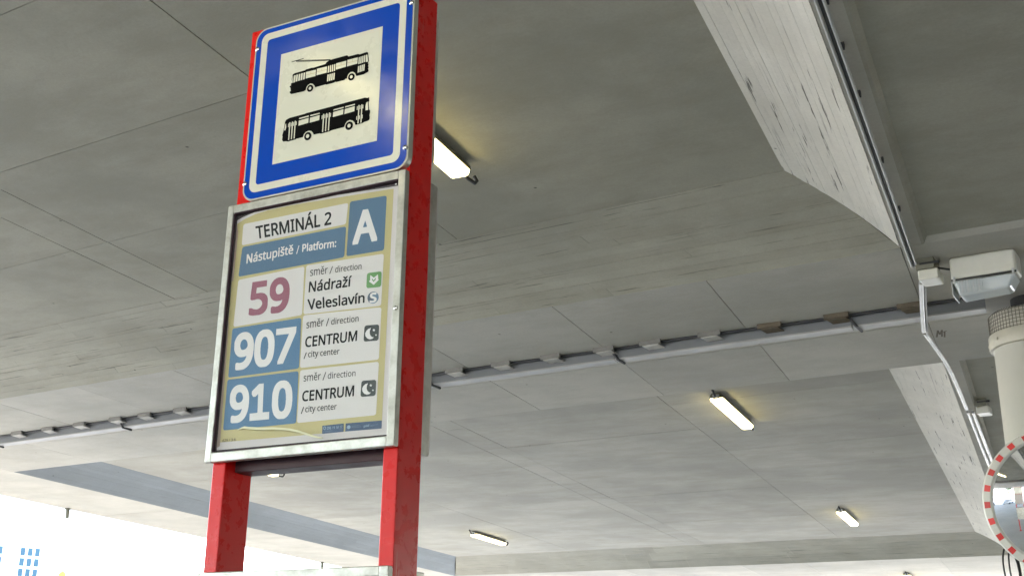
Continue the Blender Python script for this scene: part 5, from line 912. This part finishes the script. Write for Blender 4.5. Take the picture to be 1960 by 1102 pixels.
def lettering(s, quad, mat, d, bold=0, parent=front, name='lettering', fit=False):
    """quad: baseline-left, baseline-right, cap-right, cap-left in sign x,z"""
    vs, fs = text_mesh(s, bold)
    c0, c1 = cap(bold)
    if fit: c0, c1 = min(v[1] for v in vs), max(v[1] for v in vs)
    x0, x1 = min(v[0] for v in vs), max(v[0] for v in vs)
    bl_, br_, tr, tl = quad
    b = MB()
    for v in vs:
        u = (v[0] - x0) / (x1 - x0); q = (v[1] - c0) / (c1 - c0)
        x = (bl_[0] * (1 - u) + br_[0] * u) * (1 - q) + (tl[0] * (1 - u) + tr[0] * u) * q
        z = (bl_[1] * (1 - u) + br_[1] * u) * (1 - q) + (tl[1] * (1 - u) + tr[1] * u) * q
        b.v.append((x, d - 2.2, z + ZB))
    b.f = fs
    return b.build(name, mat, parent)
BD, SB = 2, 1
lettering('TERMINÁL 2', Z2([(437, 381), (1000, 271), (1003, 180), (428, 292)], D2), M_TXT, D2, SB)
lettering('Nástupiště', Z2([(360, 566), (712, 492), (716, 430), (364, 502)], D2), M_TXTW, D2, BD)
flat('lettering', [Z2(strokep((738, 496), (757, 432), 6), D2)], D2, M_TXTW, front)
lettering('Platform:', Z2([(780, 479), (1036, 441), (1038, 388), (783, 425)], D2), M_TXTW, D2, SB)
lettering('A', Z2([(1160, 418), (1345, 386), (1350, 155), (1164, 186)], D2), M_TXTW, D2, BD)
lettering('59', Z2([(375, 968), (682, 930), (690, 660), (395, 702)], D2), M_TXTP, D2, BD, fit=True)
def dirline(Zf, a_, b_, c_):
    lettering('směr', Zf(a_, D2), M_GREYP, D2, 0)
    flat('lettering', [Zf(strokep(*b_, 6), D2)], D2, M_GREYP, front)
    lettering('direction', Zf(c_, D2), M_GREYP, D2, 0)
dirline(Z2, [(840, 662), (972, 642), (974, 586), (842, 604)], ((988, 646), (1010, 588)), [(1028, 635), (1227, 609), (1229, 565), (1031, 590)])
lettering('Nádraží', Z2([(828, 783), (1150, 737), (1155, 665), (834, 707)], D2), M_TXT, D2, SB)
lettering('Veleslavín', Z2([(824, 914), (1250, 860), (1252, 790), (820, 840)], D2), M_TXT, D2, SB)
dirline(Z3, [(758, 103), (880, 84), (882, 32), (760, 50)], ((898, 88), (916, 32)), [(932, 78), (1125, 53), (1126, 12), (934, 36)])
lettering('CENTRUM', Z3([(748, 235), (1113, 189), (1118, 119), (752, 166)], D2), M_TXT, D2, SB)
flat('lettering', [Z3(strokep((741, 318), (758, 272), 6), D2)], D2, M_TXT, front)
lettering('city center', Z3([(770, 306), (990, 283), (992, 243), (772, 264)], D2), M_TXT, D2, 0)
dirline(Z3, [(738, 476), (858, 463), (860, 412), (740, 425)], ((874, 468), (895, 410)), [(908, 457), (1103, 437), (1105, 396), (910, 415)])
lettering('CENTRUM', Z3([(727, 615), (1092, 576), (1096, 505), (731, 546)], D2), M_TXT, D2, SB)
flat('lettering', [Z3(strokep((722, 703), (739, 655), 6), D2)], D2, M_TXT, front)
lettering('city center', Z3([(750, 692), (970, 671), (972, 630), (752, 650)], D2), M_TXT, D2, 0)
lettering('907', Z3([(244, 402), (668, 347), (690, 82), (256, 138)], D2), M_TXTW, D2, BD, fit=True)
lettering('910', Z3([(212, 772), (654, 733), (665, 462), (225, 505)], D2), M_TXTW, D2, BD, fit=True)
lettering('629 / 3 6', Z6([(210, 452), (415, 433), (418, 392), (213, 408)], D2), M_GREYP, D2, 0)
# metro emblem
quad_cell('metro_emblem', Za([(275, 215), (620, 170), (605, 535), (258, 572)], D2), M_GREEN, D2)
flat('metro_emblem', [Za([(355, 262), (430, 320), (440, 320), (532, 245), (540, 360), (552, 372), (432, 490), (318, 408), (345, 385)], D3)], D3, M_TXTW, front)
flat('metro_emblem', [Za([(392, 330), (425, 378), (440, 378), (482, 315), (478, 370), (430, 420), (395, 380)], D3 - .0004)], D3 - .0004, M_GREEN, front)
# train emblem
flat('train_emblem', [Za(disc(418, 788, 132, 140, 32, .1), D2)], D2, M_SBLUE, front)
flat('train_emblem', [Za([(465, 650), (360, 665), (300, 735), (288, 820), (325, 915), (360, 860), (435, 830), (350, 760), (345, 715), (400, 670)], D3)], D3, M_SGREY, front)
lettering('S', Za([(335, 918), (500, 900), (505, 660), (345, 680)], D3), M_TXTW, D3 - .0004, BD, name='train_emblem', fit=True)
# moon emblems
for P, mcx, mcy in (([(122, 88), (316, 72), (306, 285), (108, 300)], 0, 0), ([(82, 815), (277, 800), (268, 1012), (68, 1028)], -40, 727)):
    quad_cell('night_emblem', Zb(P, D2), M_DARKG, D2)
    moon = [(208, 120), (175, 130), (148, 155), (131, 190), (135, 228), (158, 258), (192, 270), (225, 262), (245, 242), (222, 240), (200, 218), (190, 190), (192, 155)]
    flat('night_emblem', [Zb([(x + mcx, y + mcy) for x, y in moon], D3)], D3, M_TXTW, front)
    def star(cx_, cy_, r):
        return [(cx_ + (r if k % 2 == 0 else r * .5) * math.sin(math.pi * k / 5), cy_ - (r if k % 2 == 0 else r * .5) * math.cos(math.pi * k / 5)) for k in range(10)]
    flat('night_emblem', [Zb(star(245 + mcx, 148 + mcy, 20), D3), Zb(star(273 + mcx, 212 + mcy, 14), D3)], D3, M_TXTW, front)
# footer
flat('footer_print', [Z5([(325, 425), (830, 375), (833, 180), (330, 235)], D1)], D1, M_NAVY, front)
flat('footer_print', [Z5([(865, 370), (1722, 300), (1726, 110), (878, 180)], D1)], D1, M_NAVY, front)
lettering('296 19 18 17', Z5([(435, 325), (798, 285), (803, 228), (438, 264)], D2), M_TXTS, D2, SB)
ringo = Z5(disc(385, 290, 34, 42, 20, .1), D2); ringi = Z5(disc(385, 290, 20, 26, 20, .1), D2)
ring([(x, z) for x, z in ringo], [(x, z) for x, z in ringi], D2 - 2.2, front, 'footer_print', M_TXTS)
flat('footer_print', [Z5(disc(950, 268, 42, 44, 20, .1), D2)], D2, M_TXTS, front)
lettering('pid', Z5([(1300, 272), (1425, 250), (1430, 200), (1305, 220)], D2), M_TXTS, D2, SB)
flat('footer_print', [Z5(strokep((x0, y0), (x1, y1), 9), D2) for x0, y0, x1, y1 in ((1015, 245, 1200, 228), (1015, 275, 1240, 256), (1450, 228, 1640, 205), (1450, 250, 1520, 242), (350, 378, 560, 350))], D2, M_SBLUE, front)
# pale curved strip on the glass
DG = 2.181
g6 = [(455, 262), (520, 236), (560, 226), (620, 236), (700, 240), (850, 246), (1000, 240), (1120, 246), (1260, 258), (1390, 284), (1500, 318), (1620, 358), (1700, 380), (1770, 388)]
wd = [10, 24, 34, 38, 40, 36, 36, 36, 34, 34, 34, 30, 28, 14]
gs = MB()
up_ = Z6([(x, y - w_ / 2) for (x, y), w_ in zip(g6, wd)], DG); lo_ = Z6([(x, y + w_ / 2) for (x, y), w_ in zip(g6, wd)], DG)
for i in range(len(g6) - 1):
    q = [up_[i], up_[i + 1], lo_[i + 1], lo_[i]]
    gs.hexa([(x, DG - 2.2 - .002, z + ZB) for x, z in (lo_[i], lo_[i + 1], up_[i + 1], up_[i])], [(x, DG - 2.2 + .001, z + ZB) for x, z in (lo_[i], lo_[i + 1], up_[i + 1], up_[i])])
gs.build('pale_strip', M_STRIP, front)
sbox('glass', CX0 + .020, CX1 - .0210, DG + .0015, DG + .0035, CZ0 + .0265, CZ1 - .0295, M_GLASS, front, bevel=0)
screw(CX1 - .010, 2.4115, CD - .0002, front, .0055)
screw(CX1 - .030, 2.726, DG + .001, front, .0022)
# lower display case, only its top edge in view
low = case(-.2927, .2480, 1.02, 1.836, 2.175, 2.1995, .0185, .0235, .022, .025)
sbox('backing', -.273, .224, 2.1905, 2.1920, 1.046, 1.813, M_DARK, low, bevel=0)
sbox('poster', -.266, .218, 2.189, 2.1902, 1.05, 1.797, M_PAPER, low, bevel=0)
sbox('glass', -.2735, .2240, 2.182, 2.184, 1.0455, 1.8135, M_GLASS, low, bevel=0)
# case on the rear of the posts
rear = case(-.312, .2395, 2.096, 2.775, 2.3005, 2.344, .02, .02, .02, .02, rear=True)
MB().box(-.31, .2375, .138, .142, 2.10 + ZB, 2.77 + ZB).build('rear_pane', M_PAPER, rear)
rear2 = case(-.312, .2395, 1.02, 1.834, 2.3005, 2.344, .02, .02, .02, .02, rear=True)

# ------------------------------------------------------------------ outside: building, trees, cars (beyond the open side)
def facade_mat(name, col):
    return simple(name, col, 0.8, dirt=0.15, dscale=0.3)
M_FAC = facade_mat('white render', (0.80, 0.80, 0.78))
M_WIN = simple('blue window glass', (0.035, 0.075, 0.10), 0.5, spec=0.15, dirt=0.2, dscale=0.8)
M_WFR = simple('white window frame', (0.75, 0.75, 0.75), 0.5)
BD_ = 120.0
def atd(px, py, dist):
    r = ray(px, py); k = dist / math.hypot(r.x, r.y)
    return Vector((0, 0, CAM_Z)) + r * k
pc = atd(40, 1060, BD_)
bd = empty('office_building', (pc.x, pc.y, 0), math.atan2(pc.y, pc.x) - math.pi / 2 + .25, 'white office building with blue windows in bright sun beyond the deck edge', 'building')
MB().box(-16, 14, 0, 14, 0, 21).build('wall', M_FAC, bd)
MB().box(-16.4, 14.4, -.4, 14.4, 21.01, 21.6).build('roof', M_FAC, bd)
def win(x, z, w_, h_, nx, nz):
    f = MB().box(x, x + w_, -.06, -.002, z, z + h_).build('window', M_WFR, bd)
    pw, ph = w_ / nx, h_ / nz
    for i in range(nx):
        for j in range(nz):
            MB().box(x + i * pw + .12, x + (i + 1) * pw - .12, -.1, -.061, z + j * ph + .12, z + (j + 1) * ph - .12).build('pane', M_WIN, f)
zc = atd(40, 1037, BD_).z
for xo in (-0.2, -3.5):
    for k in range(4):
        win(xo, zc - 4.1 * (k + 1) + .0, 1.95, 3.75, 3, 4)
# yellow wayfinding panel far away
yp = atd(120, 1093, 60)
ys = empty('yellow_sign', (yp.x, yp.y, 0), math.atan2(yp.y, yp.x) - math.pi / 2, 'tiny yellow pointed sign top on a pole in front of the white building', 'sign')
M_YS = simple('yellow sign paint', (0.80, 0.66, 0.03), 0.5)
MB().prism([(-.2, yp.z - 1.2), (.2, yp.z - 1.2), (.16, yp.z - .1), (0, yp.z + .05), (-.16, yp.z - .1)], -.04, .04).build('panel', M_YS, ys)
MB().tube([(0, 0, 0), (0, 0, yp.z - 1.2)], .05, 10).build('pole', M_GALV, ys)

M_LEAF = simple('tree foliage', (0.09, 0.16, 0.03), 0.6, dirt=0.5, dscale=1.2, vary=0.15)
M_BARK = simple('tree bark', (0.10, 0.08, 0.06), 0.9, dirt=0.4)
def make_tree(loc, h_, label):
    r = empty('street_tree', loc, random.uniform(0, 6), label, 'tree', 'trees along the street')
    t_ = MB().tube([(0, 0, 0), (.05, .02, h_ * .25), (0, .05, h_ * .5), (.08, 0, h_ * .8)], [.16, .12, .09, .03], 10)
    for k in range(7):
        a = k * 2.4; z = h_ * (.32 + .07 * k)
        t_.tube([(0, .02, z), (.7 * math.cos(a), .7 * math.sin(a), z + .5), (1.3 * math.cos(a), 1.3 * math.sin(a), z + 1.1)], [.06, .04, .015], 6)
    t_.build('trunk', M_BARK, r, smooth=True)
    c_ = MB()
    for k in range(1500):
        cl = k % 22; rr = random.Random(cl * 13 + int(h_ * 10))
        ca, cz_, cr = rr.uniform(0, 6.28), rr.uniform(.42, .95), rr.uniform(.2, 1.5) * (1.2 - rr.uniform(.0, .5))
        c0 = Vector((cr * math.cos(ca), cr * math.sin(ca), h_ * cz_))
        p = c0 + Vector([random.gauss(0, .33) for _ in range(3)])
        d1 = Vector([random.gauss(0, 1) for _ in range(3)]).normalized() * .13; d2 = d1.orthogonal().normalized() * .08
        c_.poly([p - d1, p - d2, p + d1, p + d2])
    c_.build('crown', M_LEAF, r)
    return r
def make_car(loc, rz, mat, label):
    r = empty('parked_car', loc, rz, label, 'car', 'cars parked along the street')
    side = [(-2.1, .35), (-2.15, .62), (-2.0, .86), (-1.55, .92), (-1.05, 1.38), (-.6, 1.46), (.5, 1.44), (1.05, 1.0), (1.85, .86), (2.12, .66), (2.12, .35)]
    MB().prism([(x, z) for x, z in side][::-1][::-1], -.86, .86).build('body', mat, r, bevel=.05, bseg=2)
    for s in (-1, 1):
        MB().prism([(-1.35, .95), (.85, .95), (.42, 1.36), (-.6, 1.38), (-1.0, 1.32)], s * .872 - .008, s * .872 + .008).build('side_window', M_DARK, r)
        for x in (-1.35, 1.35):
            M = Matrix.Translation((x, s * .80, .32)) @ Matrix.Rotation(math.pi / 2, 4, 'X')
            ww = MB().lathe([(.1, -.1), (.3, -.11), (.32, -.08), (.32, .08), (.3, .11), (.1, .1)], 20, M).build('wheel', M_DARK, r, smooth=True)
            MB().lathe([(.02, -.115), (.17, -.118), (.18, -.105)], 16, M).build('rim', M_GALV, ww)
        MB().box(2.09, 2.14, s * .62 - .16, s * .62 + .16, .6, .72).build('headlight', M_LENS, r)
    return r
cars = [((-14.0, -1.5), 'blue', (0.03, 0.08, 0.30)), ((-13.2, -7.5), 'white', (0.7, 0.7, 0.7)), ((-12.0, -13.0), 'silver', (0.40, 0.42, 0.45)), ((-18.5, -8.5), 'yellow', (0.75, 0.6, 0.05))]
for (x, y), nm, col in cars:
    make_car((x - 5, y, .0045), math.atan2(EB.y, EB.x) + .02, simple(nm + ' car paint', col, .25, coat=.6), nm + ' hatchback standing on the street left behind the sign')
for k, (x, y, h_) in enumerate(((-22, -3, 6.5), (-21, -9, 5.4), (-19, -16, 7.2))):
    make_tree((x, y, 0), h_, ('tallest', 'smallest', 'middle sized')[(1, 1, 0)[k] if k else 2] + ' leafy street tree on the sunny paving across the street')
